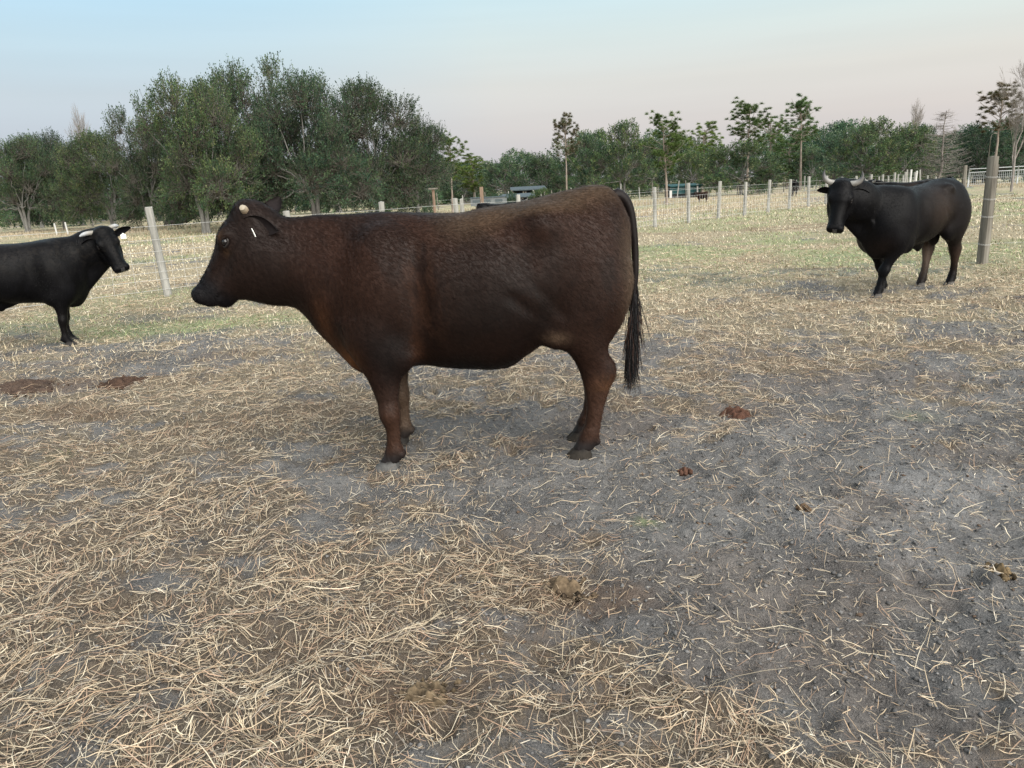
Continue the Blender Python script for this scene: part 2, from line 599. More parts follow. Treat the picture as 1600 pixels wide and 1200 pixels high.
def build_straw():
    x, y, d = scatter(2000000, 1.0, 17, lambda d: np.minimum(1, 1 / (1 + (d / 3.6) ** 2)) * .8)
    st, gr, br, ash = masks(x, y)
    p = .14 + .86 * st ** 1.4
    p *= np.where(d > 9, .8, 1)
    keep = RNG.uniform(0, 1, len(x)) < p * .88
    x, y, d, st, br = x[keep], y[keep], d[keep], st[keep], br[keep]
    n = len(x)
    L = np.exp(RNG.normal(math.log(.062), .60, n))
    L = np.clip(L, .022, .34) * np.where(st > .4, 1.0, .8)
    flow = fbm(x, y, .6, 2, 90) * 2 * math.pi * 2
    ang = np.where(RNG.uniform(0, 1, n) < .55, flow + RNG.normal(0, .5, n), RNG.uniform(0, 2 * math.pi, n))
    m = 4
    t = np.linspace(-.5, .5, m)
    bend = RNG.normal(0, .11, n)
    kink = RNG.normal(0, .8, n) * (RNG.uniform(0, 1, n) < .22)
    th = ang[:, None] + bend[:, None] * t[None] * 2 + kink[:, None] * (t[None] > 0)
    seg = (L / (m - 1))[:, None]
    dx, dy = np.cos(th) * seg, np.sin(th) * seg
    px = x[:, None] + np.cumsum(dx, 1) - dx.mean(1, keepdims=True) * 2
    py = y[:, None] + np.cumsum(dy, 1) - dy.mean(1, keepdims=True) * 2
    g = gheight(px.ravel(), py.ravel()).reshape(n, m)
    lift = RNG.exponential(.007, n) + .003
    pitch = RNG.normal(0, .10, n) + np.where(RNG.uniform(0, 1, n) < .06, RNG.uniform(.1, .8, n), 0)
    stiff = (g.mean(1, keepdims=True) + (g[:, -1:] - g[:, :1]) * t[None])
    pz = np.maximum(g + .002, .35 * g + .65 * stiff) + lift[:, None] + np.abs(pitch)[:, None] * (t[None] + .5) * L[:, None] * .5
    w = np.maximum(RNG.uniform(.0005, .0013, n), .00019 * d)
    w = w[:, None] * np.array([.75, 1, 1, .45])[None]
    roll = RNG.normal(0, .6, n)[:, None]
    sx, sy = -np.sin(th) * np.cos(roll), np.cos(th) * np.cos(roll)
    sz = np.sin(roll) * np.ones_like(sx)
    P = np.stack([px, py, pz], -1)
    S = np.stack([sx, sy, sz], -1) * w[..., None]
    V = np.stack([P - S, P + S], 2).reshape(-1, 3)
    b = (np.arange(n) * m * 2)[:, None]
    i = np.arange(m - 1)[None] * 2
    F = np.stack([b + i, b + i + 2, b + i + 3, b + i + 1], -1).reshape(-1, 4)
    pal = np.array([(.54, .435, .30), (.42, .31, .205), (.64, .56, .42), (.30, .20, .135), (.28, .24, .20), (.44, .305, .215), (.56, .47, .335)])
    c = pal[RNG.choice(7, n, p=[.24, .18, .16, .10, .10, .10, .12])] * RNG.uniform(.7, 1.15, (n, 1))
    c = c * (1 - .5 * br[:, None]) + np.array([.12, .07, .04]) * .5 * br[:, None]
    C = np.repeat(c, m * 2, 0)
    o = obj('straw', new_mesh('straw', V, F, C, False), STRAW_M)
    tag(o, 'loose pale straw strewn over the grey soil', 'straw', kind='stuff')
    print('straws', n)


def build_grass():
    # short dry and greenish blades on the pasture
    x, y, d = scatter(620000, 4.5, 46, lambda d: np.minimum(1, (9 / np.maximum(d, 4)) ** 1.6) * .9, 44)
    st, gr, br, ash = masks(x, y)
    keep = RNG.uniform(0, 1, len(x)) < np.clip(sstep(4.5, 9, d) * (.15 + .85 * st) + gr * .8, 0, 1) * (1 - .8 * ash) * .9
    x, y, d, gr, br = x[keep], y[keep], d[keep], gr[keep], br[keep]
    n = len(x)
    z = gheight(x, y)
    h = RNG.uniform(.018, .055, n) * (1 + .4 * sstep(16, 30, d))
    a = RNG.uniform(0, 2 * math.pi, n)
    lean = RNG.uniform(.3, 1.6, n)
    w = np.maximum(.0018, .00045 * d) * RNG.uniform(.7, 1.5, n)
    P = np.stack([x, y, z], 1)
    s = np.stack([np.cos(a + 1.57), np.sin(a + 1.57), np.zeros(n)], 1) * w[:, None]
    tip = P + np.stack([np.cos(a) * lean * h, np.sin(a) * lean * h, h], 1)
    V = np.stack([P - s, P + s, tip], 1).reshape(-1, 3)
    pal = np.array([(.55, .48, .345), (.46, .39, .265), (.62, .56, .42), (.34, .275, .19)])
    c = pal[RNG.choice(4, n)] * RNG.uniform(.7, 1.15, (n, 1))
    gm = (RNG.uniform(0, 1, n) < np.clip(gr * .9, 0, .75))[:, None]
    c = np.where(gm, np.array([.24, .285, .14]) * RNG.uniform(.6, 1.4, (n, 1)), c)
    c = c * (1 - .55 * br[:, None]) + np.array([.24, .15, .10]) * .55 * br[:, None]
    o = obj('dry_grass', new_mesh('dry_grass', V, np.arange(3 * n).reshape(-1, 3), np.repeat(c, 3, 0), False), GRASS_M)
    tag(o, 'short dry pasture grass with greener patches', 'grass', kind='stuff')
    # taller straw-coloured grass on the far pasture beyond the fence
    n = 90000
    x = RNG.uniform(-60, 70, n)
    y = RNG.uniform(33, 64, n)
    ok = (fbm(x, y, 4.0, 3, 99) > .50) & (y - 8 > np.clip(x, -40, 60) * 1.15 + 12)
    ok |= (fbm(x, y, 4.0, 3, 98) > .52) & (y > 47)
    x, y = x[ok], y[ok]
    n = len(x)
    h = RNG.uniform(.06, .22, n)
    a = RNG.uniform(0, 2 * math.pi, n)
    P = np.stack([x, y, gheight(x, y)], 1)
    s = np.stack([np.cos(a + 1.57), np.sin(a + 1.57), np.zeros(n)], 1) * .013
    tip = P + np.stack([np.cos(a) * .45 * h, np.sin(a) * .45 * h, h], 1)
    V = np.stack([P - s, P + s, tip], 1).reshape(-1, 3)
    c = np.array([(.44, .36, .25), (.37, .29, .20), (.49, .425, .31)])[RNG.choice(3, n)] * RNG.uniform(.75, 1.1, (n, 1))
    o = obj('tall_dry_grass', new_mesh('tall_dry_grass', V, np.arange(3 * n).reshape(-1, 3), np.repeat(c, 3, 0), False), GRASS_M)
    tag(o, 'taller tan grass on the far pasture under the trees', 'grass', kind='stuff')


def build_clods():
    x, y, d = scatter(170000, 1.1, 12, lambda d: 1 / (1 + (d / 4.0) ** 2))
    st, gr, br, ash = masks(x, y)
    keep = RNG.uniform(0, 1, len(x)) < .25 + .75 * (1 - st)
    x, y = x[keep], y[keep]
    n = len(x)
    r = np.clip(np.exp(RNG.normal(math.log(.0050), .45, n)), .0025, .011)
    oc = np.array([(1, 0, 0), (-1, 0, 0), (0, 1, 0), (0, -1, 0), (0, 0, 1), (0, 0, -1.)])
    f = np.array([(0, 2, 4), (2, 1, 4), (1, 3, 4), (3, 0, 4), (2, 0, 5), (1, 2, 5), (3, 1, 5), (0, 3, 5)])
    a = RNG.uniform(0, 6.28, n)
    V = oc[None] * r[:, None, None] * RNG.uniform(.55, 1.35, (n, 6, 1)) * np.array([1.2, 1.0, .75])
    ca, sa = np.cos(a)[:, None], np.sin(a)[:, None]
    V = np.stack([V[..., 0] * ca - V[..., 1] * sa, V[..., 0] * sa + V[..., 1] * ca, V[..., 2]], -1)
    V += np.stack([x, y, gheight(x, y) + r * .25], 1)[:, None]
    pal = np.array([(.12, .118, .118), (.145, .142, .14), (.085, .083, .083), (.165, .16, .157), (.11, .078, .058)])
    c = pal[RNG.choice(5, n, p=[.33, .28, .18, .13, .08])] * RNG.uniform(.8, 1.2, (n, 1))
    o = obj('soil_clods', new_mesh('soil_clods', V.reshape(-1, 3), (f[None] + 6 * np.arange(n)[:, None, None]).reshape(-1, 3), np.repeat(c, 6, 0), True), CLOD_M)
    tag(o, 'crumbled grey soil clods on the bare ground', 'soil', kind='stuff')


def build_chaff():
    """short broken bits of straw, everywhere"""
    x, y, d = scatter(1780000, 1.0, 13, lambda d: np.minimum(1, 1 / (1 + (d / 3.2) ** 2)) * .75)
    st, gr, br, ash = masks(x, y)
    keep = RNG.uniform(0, 1, len(x)) < (.40 + .52 * st) * (.35 + .65 * sstep(.35, .6, fbm(x, y, .3, 3, 66))) * (1 - .6 * br)
    x, y, d, st = x[keep], y[keep], d[keep], st[keep]
    n = len(x)
    L = np.clip(np.exp(RNG.normal(math.log(.017), .5, n)), .006, .05) * (1 + .06 * d)
    w = np.maximum(RNG.uniform(.0006, .0013, n), .00024 * d)
    a = RNG.uniform(0, 2 * math.pi, n)
    g = gheight(x, y)
    dirx = np.stack([np.cos(a), np.sin(a), RNG.normal(.12, .30, n)], 1) * (L / 2)[:, None]
    sd = np.stack([-np.sin(a), np.cos(a), RNG.normal(0, .5, n)], 1) * w[:, None]
    P = np.stack([x, y, g + .003 + np.abs(dirx[:, 2]) * .8 + RNG.exponential(.002, n)], 1)
    V = np.stack([P - dirx - sd, P - dirx + sd, P + dirx + sd * .6, P + dirx - sd * .6], 1).reshape(-1, 3)
    pal = np.array([(.46, .385, .28), (.36, .295, .215), (.58, .52, .42), (.25, .195, .145), (.13, .10, .08), (.42, .325, .225)])
    c = pal[RNG.choice(6, n)] * RNG.uniform(.7, 1.2, (n, 1))
    o = obj('chaff', new_mesh('chaff', V, np.arange(4 * n).reshape(-1, 4), np.repeat(c, 4, 0), False), STRAW_M)
    tag(o, 'fine broken straw and chaff trodden into the soil', 'straw', kind='stuff')
    print('chaff', n)


build_straw()
build_chaff()
build_grass()
build_clods()

DUNG_M = attr_mat('dung', .9, .15, .5, 70)


def dung(px, py, rx, ry, h, c1, c2, label, seed):
    p = sight(px, py)
    rg = np.random.default_rng(seed)
    root = thing('dung_pile', label, 'dung', (p[0], p[1], float(gheight(np.array([p[0]]), np.array([p[1]]))[0])), rg.uniform(0, 3), 'dung piles on the paddock')
    nu, nv = 48, 14
    V, C = [], []
    for j in range(nv + 1):
        t = j / nv
        for i in range(nu):
            a = 2 * math.pi * i / nu
            rr = (1 - t) ** .7
            q = 1 + .5 * (fbm(np.array([math.cos(a) * 1.6 + seed]), np.array([math.sin(a) * 1.6]), 1.0, 3, seed)[0] - .5)
            x, y = rx * rr * q * math.cos(a), ry * rr * q * math.sin(a)
            n1 = fbm(np.array([x]), np.array([y]), .035, 3, seed + 5)[0] - .5
            n2 = fbm(np.array([x]), np.array([y]), .012, 2, seed + 6)[0] - .5
            z = h * (t ** .6) * (1 + 1.5 * n1) + .016 * n2 + .022 * n1 - .008 * (1 - t)
            V.append((x, y, z))
            k = np.clip(.5 + 2.2 * n1 + 1.5 * n2, 0, 1)
            C.append(np.array(c1) * (1 - k) + np.array(c2) * k)
    F = [[j * nu + i, j * nu + (i + 1) % nu, (j + 1) * nu + (i + 1) % nu, (j + 1) * nu + i] for j in range(nv) for i in range(nu)]
    obj('mound', new_mesh('mound', np.array(V), np.array(F), np.array(C)), DUNG_M, root)
    # crumbs broken off round the edge
    s = Soup()
    for k in range(46):
        a, q = rg.uniform(0, 6.28), rg.uniform(.6, 1.6)
        r = rg.uniform(.004, .014)
        v, f = uv_sphere_lite(r, rg)
        x, y = rx * q * math.cos(a), ry * q * math.sin(a)
        s.add(v + (x, y, r * .4 + .5 * h * max(0, 1 - q)), f, np.array(c1) * (1 - rg.uniform()) + np.array(c2) * rg.uniform())
    s.build('crumbs', DUNG_M, root, True)['kind'] = 'stuff'
    return root


def uv_sphere_lite(r, rg):
    v = np.array([(1, 0, 0), (-1, 0, 0), (0, 1, 0), (0, -1, 0), (0, 0, 1), (0, 0, -1.)]) * r * rg.uniform(.6, 1.4, (6, 1))
    return v, np.array([(0, 2, 4), (2, 1, 4), (1, 3, 4), (3, 0, 4), (2, 0, 5), (1, 2, 5), (3, 1, 5), (0, 3, 5)])


dung(1150, 648, .17, .11, .050, (.042, .021, .015), (.085, .042, .028), 'reddish brown dung pile on grey soil behind the cow tail', 1)
dung(190, 598, .20, .16, .055, (.032, .019, .014), (.07, .043, .030), 'dark brown dung pile on the litter below the tagged bull', 2)
dung(662, 1083, .085, .060, .045, (.045, .033, .021), (.15, .112, .07), 'crumbling straw-brown dung in the thick straw near the bottom edge', 3)
dung(878, 912, .10, .055, .035, (.045, .032, .022), (.12, .088, .056), 'trampled dung flattened under straw in front of the cow', 4)
dung(40, 606, .36, .20, .030, (.035, .023, .018), (.080, .054, .040), 'broad dark dung patch at the left picture edge', 5)
dung(1560, 898, .035, .028, .022, (.05, .036, .02), (.11, .08, .045), 'small tan dung lump among straws by the right edge', 6)
dung(1256, 799, .022, .018, .018, (.05, .032, .02), (.10, .068, .042), 'single small brown lump on the bare grey soil', 7)
dung(1070, 738, .030, .022, .018, (.050, .026, .018), (.09, .047, .032), 'small reddish lump on soil right of the hind hooves', 8)
# ================================================================ trees
def bark(name, c1, c2, sc=6):
    return mottled(name, c1, c2, sc, .92, .8, .04, (1, 1, .25), .1)


BARK_OAK = bark('oak_bark', (.10, .097, .090), (.24, .235, .22))
BARK_PINE = bark('pine_bark', (.15, .12, .10), (.33, .28, .24))
BARK_GREY = bark('bare_bark', (.17, .155, .145), (.33, .30, .28))
TWIG_DARK = bark('oak_twig', (.060, .054, .046), (.15, .14, .12))


def leaf_material(name, tint):
    m, nt, b = mat_new(name, .6, (.06, .08, .04), .25)
    a = n_attr(nt, 'col')
    info = nt.nodes.new('ShaderNodeObjectInfo')
    v = n_range(nt, info.outputs['Random'], 0, 1, .80, 1.22)
    c = n_mix(nt, 1.0, a.outputs['Color'], v, 'MULTIPLY')
    hue = n_mix(nt, n_math(nt, 'FRACT', n_math(nt, 'MULTIPLY', info.outputs['Random'], 7.31)), (.88, 1.0, 1.12), (1.16, 1.08, .80))
    c = n_mix(nt, 1.0, c, hue, 'MULTIPLY')
    c = n_mix(nt, 1.0, c, tint, 'MULTIPLY')
    big = n_range(nt, n_noise(nt, .55, 3, .5), .3, .7, .62, 1.38)
    c = n_mix(nt, 1.0, c, big, 'MULTIPLY')
    nt.links.new(c, b.inputs['Base Color'])
    tr = nt.nodes.new('ShaderNodeBsdfTranslucent')
    nt.links.new(c, tr.inputs['Color'])
    mx = nt.nodes.new('ShaderNodeMixShader')
    mx.inputs[0].default_value = .22
    nt.links.new(b.outputs[0], mx.inputs[1])
    nt.links.new(tr.outputs[0], mx.inputs[2])
    nt.links.new(mx.outputs[0], nt.nodes['Material Output'].inputs[0])
    return m


LEAF = leaf_material('oak_leaf', (1, 1, 1))
NEEDLE = leaf_material('pine_needle', (1, 1, 1))


def unit(rg, n):
    return norm(rg.normal(0, 1, (n, 3)))


def leaves(P, D, size, col, rg):
    """one diamond leaf at each point P along direction D"""
    n = len(P)
    D = norm(D)
    S = norm(np.cross(D, unit(rg, n)))
    L = size[:, None]
    V = np.stack([P, P + D * L * .5 + S * L * .30, P + D * L, P + D * L * .5 - S * L * .30], 1).reshape(-1, 3)
    F = np.arange(4 * n).reshape(-1, 4)
    return V, F, np.repeat(col, 4, 0)


OAK_COL = np.array([(.030, .058, .034), (.046, .080, .040), (.074, .106, .050), (.100, .118, .068), (.020, .042, .028)])


def curve(a, b, sag, m, rg, wob):
    """m points from a to b, bowed by sag (vector), with a little wobble"""
    t = np.linspace(0, 1, m)[:, None]
    w = rg.normal(0, wob, (m, 3)) * np.sin(t * math.pi)
    return a * (1 - t) + b * t + sag * 4 * t * (1 - t) + w


def oak_proto(seed, H=9.0, tone=1.0, R=5.2, n_lobe=18, n_spray=2300, n_leaf=20, leaf=.105, stems=2, skirt=.12, bare=.12, flat=1.0):
    """meshes of a live oak: trunk with limbs, twigs, crown of leaf sprays"""
    rg = np.random.default_rng(seed)
    cen, rad = [], []
    for i in range(n_lobe):
        e = (i + .5) / n_lobe
        ph = i * 2.399 + rg.uniform(-.4, .4)
        z = H * (skirt + .10 + (.80 - skirt) * e ** .95)
        rr = R * .74 * math.sqrt(max(0, 1 - max(0, (e - .30) / .74) ** 2)) * rg.uniform(.75, 1.1)
        if i % 5 == 4:
            rr *= .3
        cen.append((rr * math.cos(ph), rr * math.sin(ph), z + rg.normal(0, .25)))
        rad.append(R * rg.uniform(.26, .42) * (1.0 - .30 * e))
    cen, rad = np.array(cen), np.array(rad)
    # trunk and limbs
    s = Soup()
    forks = []
    for k in range(stems):
        a = k * 2 * math.pi / stems + rg.uniform(-.4, .4)
        top = np.array([math.cos(a) * R * .10, math.sin(a) * R * .10, H * rg.uniform(.24, .32)])
        base = np.array([math.cos(a) * .16 * (stems > 1), math.sin(a) * .16 * (stems > 1), -.15])
        p = curve(base, top, np.array([math.cos(a), math.sin(a), 0]) * -.12, 6, rg, .04)
        r0 = .30 if stems == 1 else .22
        s.tube(p, np.linspace(r0, r0 * .62, 6) * np.array([1.35, 1, 1, 1, 1, 1]), 8)
        forks.append((top, r0 * .62))
    for i in range(n_lobe):
        f, fr = forks[np.argmin([np.hypot(*(cen[i][:2] - q[0][:2])) + rg.uniform(0, 1.0) for q in forks])]
        dr = cen[i] - f
        p = curve(f, cen[i] - dr * .12, np.array([0, 0, 1]) * rg.uniform(-.02, .10) * np.hypot(*dr[:2]), 8, rg, .10)
        s.tube(p, np.linspace(fr * .55, .035, 8), 6)
    trunk = s.mesh('trunk', True)
    # sprays
    w = rad ** 2
    li = rg.choice(n_lobe, n_spray, p=w / w.sum())
    dr = unit(rg, n_spray)
    dr[:, 2] = np.where(dr[:, 2] < -.55, -dr[:, 2], dr[:, 2])
    q = rg.uniform(.50, 1.0, n_spray) ** .6
    q = np.where(rg.uniform(0, 1, n_spray) < .14, q * rg.uniform(1.05, 1.30, n_spray), q)
    P = cen[li] + dr * (rad[li] * q)[:, None] * np.array([1, 1, .82 * flat])
    ok = P[:, 2] > H * .055
    # gaps: noise thins the crown in clumps
    g = fbm(P[:, 0] + P[:, 1] * .6, P[:, 2] + P[:, 1] * .5, 1.5, 3, seed)
    ok &= g > .385
    P, dr, li = P[ok], dr[ok], li[ok]
    ns = len(P)
    out = norm(P - np.array([0, 0, H * .35]))
    d = norm(dr * .45 + out * .35 + unit(rg, ns) * .45 + np.array([0, 0, .55]) * (P[:, 2:3] > H * .35) + np.array([0, 0, -.30]) * (P[:, 2:3] < H * .25))
    L = rg.uniform(.45, .95, ns)
    top = (P[:, 2] > H * .72)
    L = np.where(top, L * 1.25, L)
    nb = rg.uniform(0, 1, ns) < bare
    # twig tubes
    tw = np.stack([P - d * .15, P + d * (L * .5)[:, None] + unit(rg, ns) * .05, P + d * L[:, None]], 1)
    tv, tf = tubes(tw, np.stack([np.full(ns, .014), np.full(ns, .010), np.full(ns, .004)], 1), 3)
    sel = rg.choice(ns, ns // 3, replace=False)
    mid = (cen[li[sel]] * .45 + P[sel] * .55) + rg.normal(0, .15, (len(sel), 3))
    lw = np.stack([cen[li[sel]] + rg.normal(0, .15, (len(sel), 3)), mid, P[sel]], 1)
    lv, lf = tubes(lw, np.stack([np.full(len(sel), .035), np.full(len(sel), .022), np.full(len(sel), .012)], 1), 3)
    twm = new_mesh('twigs', np.concatenate([tv, lv]), np.concatenate([tf, lf + len(tv)]))
    # leaves
    keep = np.where(nb, 0.18, 1.0)
    idx = np.repeat(np.arange(ns), n_leaf)
    idx = idx[rg.uniform(0, 1, len(idx)) < keep[idx]]
    n = len(idx)
    t = rg.uniform(.0, 1.08, n)
    off = unit(rg, n) * (rg.uniform(.03, .20, n) * (1.15 - .6 * t))[:, None]
    LP = P[idx] + d[idx] * (L[idx] * t)[:, None] + off
    LD = d[idx] * .7 + norm(off) * .6 + unit(rg, n) * .5
    base = OAK_COL[rg.choice(5, ns, p=[.30, .32, .18, .08, .12])]
    c = base[idx] * rg.uniform(.70, 1.35, (n, 1)) * tone
    V, F, C = leaves(LP, LD, leaf * rg.uniform(.6, 1.35, n), c, rg)
    crown = new_mesh('crown', V, F, C, False)
    return trunk, twm, crown


def pine_proto(seed, H=14.0, n_br=34, crown_from=.62, R=2.2, tufts=5, n_needle=110, stems=1, col=((.062, .105, .034), (.095, .145, .048)), size=.27):
    rg = np.random.default_rng(seed)
    s = Soup()
    ends = []
    for k in range(stems):
        a = rg.uniform(0, 6.28)
        lean = np.array([math.cos(a), math.sin(a), 0]) * (.25 if stems > 1 else .12)
        b = lean * (1.0 if stems > 1 else 0)
        m = 12
        t = np.linspace(0, 1, m)[:, None]
        hh = H * (1 if k == 0 else rg.uniform(.86, .95))
        p = b * .8 + t * np.array([0, 0, hh]) + lean * t ** 1.5 * 1.6 + rg.normal(0, .05, (m, 3)) * t
        p[0, 2] = -.2
        s.tube(p, np.linspace(.115, .02, m) * (1 if stems == 1 else .85), 7)
        kx = np.linspace(0, 1, m)
        for i in range(n_br // stems):
            u = crown_from + (1 - crown_from) * (i + rg.uniform(0, 1)) / (n_br // stems)
            o = np.array([np.interp(u, kx, p[:, j]) for j in range(3)])
            ph = rg.uniform(0, 6.28)
            prof = math.sin(math.pi * min(1, max(0.05, (u - crown_from) / (1 - crown_from) * .85 + .12))) ** .6
            ln = R * prof * rg.uniform(.55, 1.15)
            e = o + np.array([math.cos(ph) * ln, math.sin(ph) * ln, ln * rg.uniform(.0, 1.15)])
            q = curve(o, e, np.array([0, 0, -.06 * ln]), 5, rg, .05)
            s.tube(q, np.linspace(.028, .009, 5), 4, False)
            for j in range(tufts):
                v = rg.uniform(.5, 1.0)
                ends.append(o * (1 - v) + e * v + rg.normal(0, 1, 3) * np.array([.16, .16, .22]) + np.array([0, 0, .06]))
    trunk = s.mesh('trunk', True)
    E_ = np.array(ends)
    ne = len(E_)
    idx = np.repeat(np.arange(ne), n_needle)
    n = len(idx)
    d = unit(rg, n)
    d[:, 2] = np.where(d[:, 2] < -.5, -d[:, 2], d[:, 2]) + .1
    d = norm(d)
    L = rg.uniform(.6, 1.2, n) * size
    S = norm(np.cross(d, unit(rg, n))) * .012
    P = E_[idx]
    V = np.stack([P - S + d * (L * .15)[:, None], P + S + d * (L * .15)[:, None], P + d * L[:, None]], 1).reshape(-1, 3)
    cc = np.array(col)[rg.choice(2, ne)][idx] * rg.uniform(.65, 1.3, (n, 1))
    crown = new_mesh('crown', V, np.arange(3 * n).reshape(-1, 3), np.repeat(cc, 3, 0), False)
    return trunk, None, crown


def bare_proto(seed, H=8.0, spread=.55, levels=5, fan=4, droop=0.0, r0=.16):
    """leafless tree grown by forking"""
    rg = np.random.default_rng(seed)
    paths = {}

    def grow(p, d, L, r, lev):
        e = p + d * L
        mid = (p + e) / 2 + rg.normal(0, .05 * L, 3)
        paths.setdefault(lev, []).append((np.stack([p, mid, e]), (r, r * .8, r * .58)))
        if lev >= levels:
            return
        n = fan + (1 if lev >= 2 else 0)
        for k in range(n):
            t = rg.uniform(.35, 1.0) if k else 1.0
            nd = norm(d + unit(rg, 1)[0] * spread * (1.0 if k else .5) + np.array([0, 0, .16 - droop * lev * .1]))
            grow(p + (e - p) * t, nd, L * rg.uniform(.55, .78), max(r * .55, .006), lev + 1)
    grow(np.array([0, 0, -.15]), np.array([0, 0, 1.0]), H * .36, r0, 0)
    s = Soup()
    t = Soup()
    for lev, lst in paths.items():
        P = np.stack([a for a, _ in lst])
        Rr = np.array([b for _, b in lst])
        (s if lev < 3 else t).add(*tubes(P, Rr, 7 if lev < 2 else 3))
    return s.mesh('trunk', True), t.mesh('twigs', True), None


def whorl_proto(seed, H=9.0, R=1.7):
    """slim dead conifer-like tree: straight pole with rows of bare side branches"""
    rg = np.random.default_rng(seed)
    s, t = Soup(), Soup()
    p = np.linspace(0, 1, 10)[:, None] * np.array([.1, 0, H]) + rg.normal(0, .04, (10, 3))
    p[0] = (0, 0, -.2)
    s.tube(p, np.linspace(.085, .015, 10), 7)
    A, B = [], []
    for i in range(210):
        u = rg.uniform(.12, .98)
        o = np.array([np.interp(u, np.linspace(0, 1, 10), p[:, j]) for j in range(3)])
        ph = rg.uniform(0, 6.28)
        ln = R * (1 - u) ** .55 * rg.uniform(.6, 1.15)
        e = o + np.array([math.cos(ph) * ln, math.sin(ph) * ln, ln * rg.uniform(-.1, .55)])
        A.append(curve(o, e, np.array([0, 0, -.10 * ln]), 4, rg, .03))
        for k in range(5):
            v = rg.uniform(.3, 1)
            q = o * (1 - v) + e * v
            f = q + norm((e - o) * .6 / ln + unit(rg, 1)[0]) * rg.uniform(.2, .5)
            B.append(np.stack([q, (q + f) / 2 + rg.normal(0, .03, 3), f]))
    t.add(*tubes(np.array(A), np.tile(np.array([.022, .017, .012, .005]), (len(A), 1)), 3))
    t.add(*tubes(np.array(B), np.tile(np.array([.009, .007, .003]), (len(B), 1)), 3))
    return s.mesh('trunk', True), t.mesh('twigs', True), None


PROTO = {
    'oak_a': oak_proto(11, n_spray=3700, n_leaf=20, leaf=.120, stems=2, skirt=.0),
    'oak_b': oak_proto(12, n_spray=3700, n_leaf=20, leaf=.120, stems=2, skirt=-.02, n_lobe=22),
    'oak_c': oak_proto(13, n_spray=3700, n_leaf=20, leaf=.120, stems=3, skirt=.06, n_lobe=18),
    'oak_d': oak_proto(14, n_spray=3200, n_leaf=18, leaf=.125, stems=1, skirt=.04, bare=.30, n_lobe=15),
    'far_a': oak_proto(21, tone=1.35, n_spray=1900, n_leaf=16, leaf=.20, stems=2, skirt=-.03),  # far crowns lightened in the leaf colour, standing in for haze
    'far_b': oak_proto(22, tone=1.35, n_spray=1900, n_leaf=16, leaf=.20, stems=1, skirt=-.02, n_lobe=16),
    'far_c': oak_proto(23, tone=1.45, n_spray=1700, n_leaf=16, leaf=.20, stems=2, skirt=-.02, bare=.30, n_lobe=16),
    'pine_a': pine_proto(31, 8, 58, .52, 1.7, 3),
    'pine_b': pine_proto(32, 8, 52, .56, 1.8, 3),
    'pine_c': pine_proto(33, 7, 60, .25, 1.9, 4, col=((.085, .135, .040), (.12, .175, .055))),
    'pine_rust': pine_proto(34, 8, 50, .56, 1.8, 3, col=((.085, .085, .040), (.115, .090, .048))),
    'pine_twin': pine_proto(35, 7.5, 60, .40, 1.9, 4, stems=2, col=((.070, .120, .036), (.105, .160, .050))),
    'bare_a': bare_proto(41, 8.0, .62, 6, 3, r0=.10),
    'bare_b': bare_proto(42, 8.5, .50, 6, 3, r0=.09),
    'whorl': whorl_proto(43),
}
PROTO_H = dict(oak_a=10.1, oak_b=10.1, oak_c=10.1, oak_d=10.1, far_a=10.1, far_b=10.1, far_c=10.1, pine_a=8.3, pine_b=8.3, pine_c=7.3, pine_rust=8.3, pine_twin=7.9, bare_a=7.6, bare_b=8.0, whorl=9.0)
PROTO_W = dict(oak_a=11.6, oak_b=11.6, oak_c=11.6, oak_d=11.6, far_a=11.6, far_b=11.6, far_c=11.6, pine_a=3.9, pine_b=4.1, pine_c=4.0, pine_rust=4.2, pine_twin=4.4, bare_a=6.5, bare_b=5.5, whorl=3.2)
for k, v in PROTO.items():
    v[0].materials.append(BARK_PINE if 'pine' in k else BARK_GREY if k in ('bare_a', 'bare_b', 'whorl') else BARK_OAK)
    if v[1] is not None:
        v[1].materials.append(BARK_GREY if k in ('bare_a', 'bare_b', 'whorl') else TWIG_DARK)
    if v[2] is not None:
        v[2].materials.append(NEEDLE if 'pine' in k else LEAF)


def tree(kind, px, top, dist, width, label, rz=None, group=None, name=None):
    """px, top, width: where the crown stands in the photograph; dist: metres away"""
    t = sight(px, top, dist)
    base_px = px + .05 * 200 * 0
    h = t[2]
    wid = width / 1202.0 * dist
    cat = 'tree'
    nm = name or ('pine_tree' if 'pine' in kind else 'bare_tree' if kind in ('bare_a', 'bare_b', 'whorl') else 'oak_tree')
    x, y = t[0], t[1]
    rz = RNG.uniform(0, 6.28) if rz is None else rz
    sc = (wid / PROTO_W[kind], wid / PROTO_W[kind], h / PROTO_H[kind])
    o = thing(nm, label, cat, (x, y, 0.0), rz, group, sc)
    tr, tw, cr = PROTO[kind]
    obj('trunk', tr, None, o)
    if tw is not None:
        obj('twigs', tw, None, o)
    if cr is not None:
        obj('crown', cr, None, o)
    return o


GL, GR = 'oak clump on the left', 'trees along the far pasture'
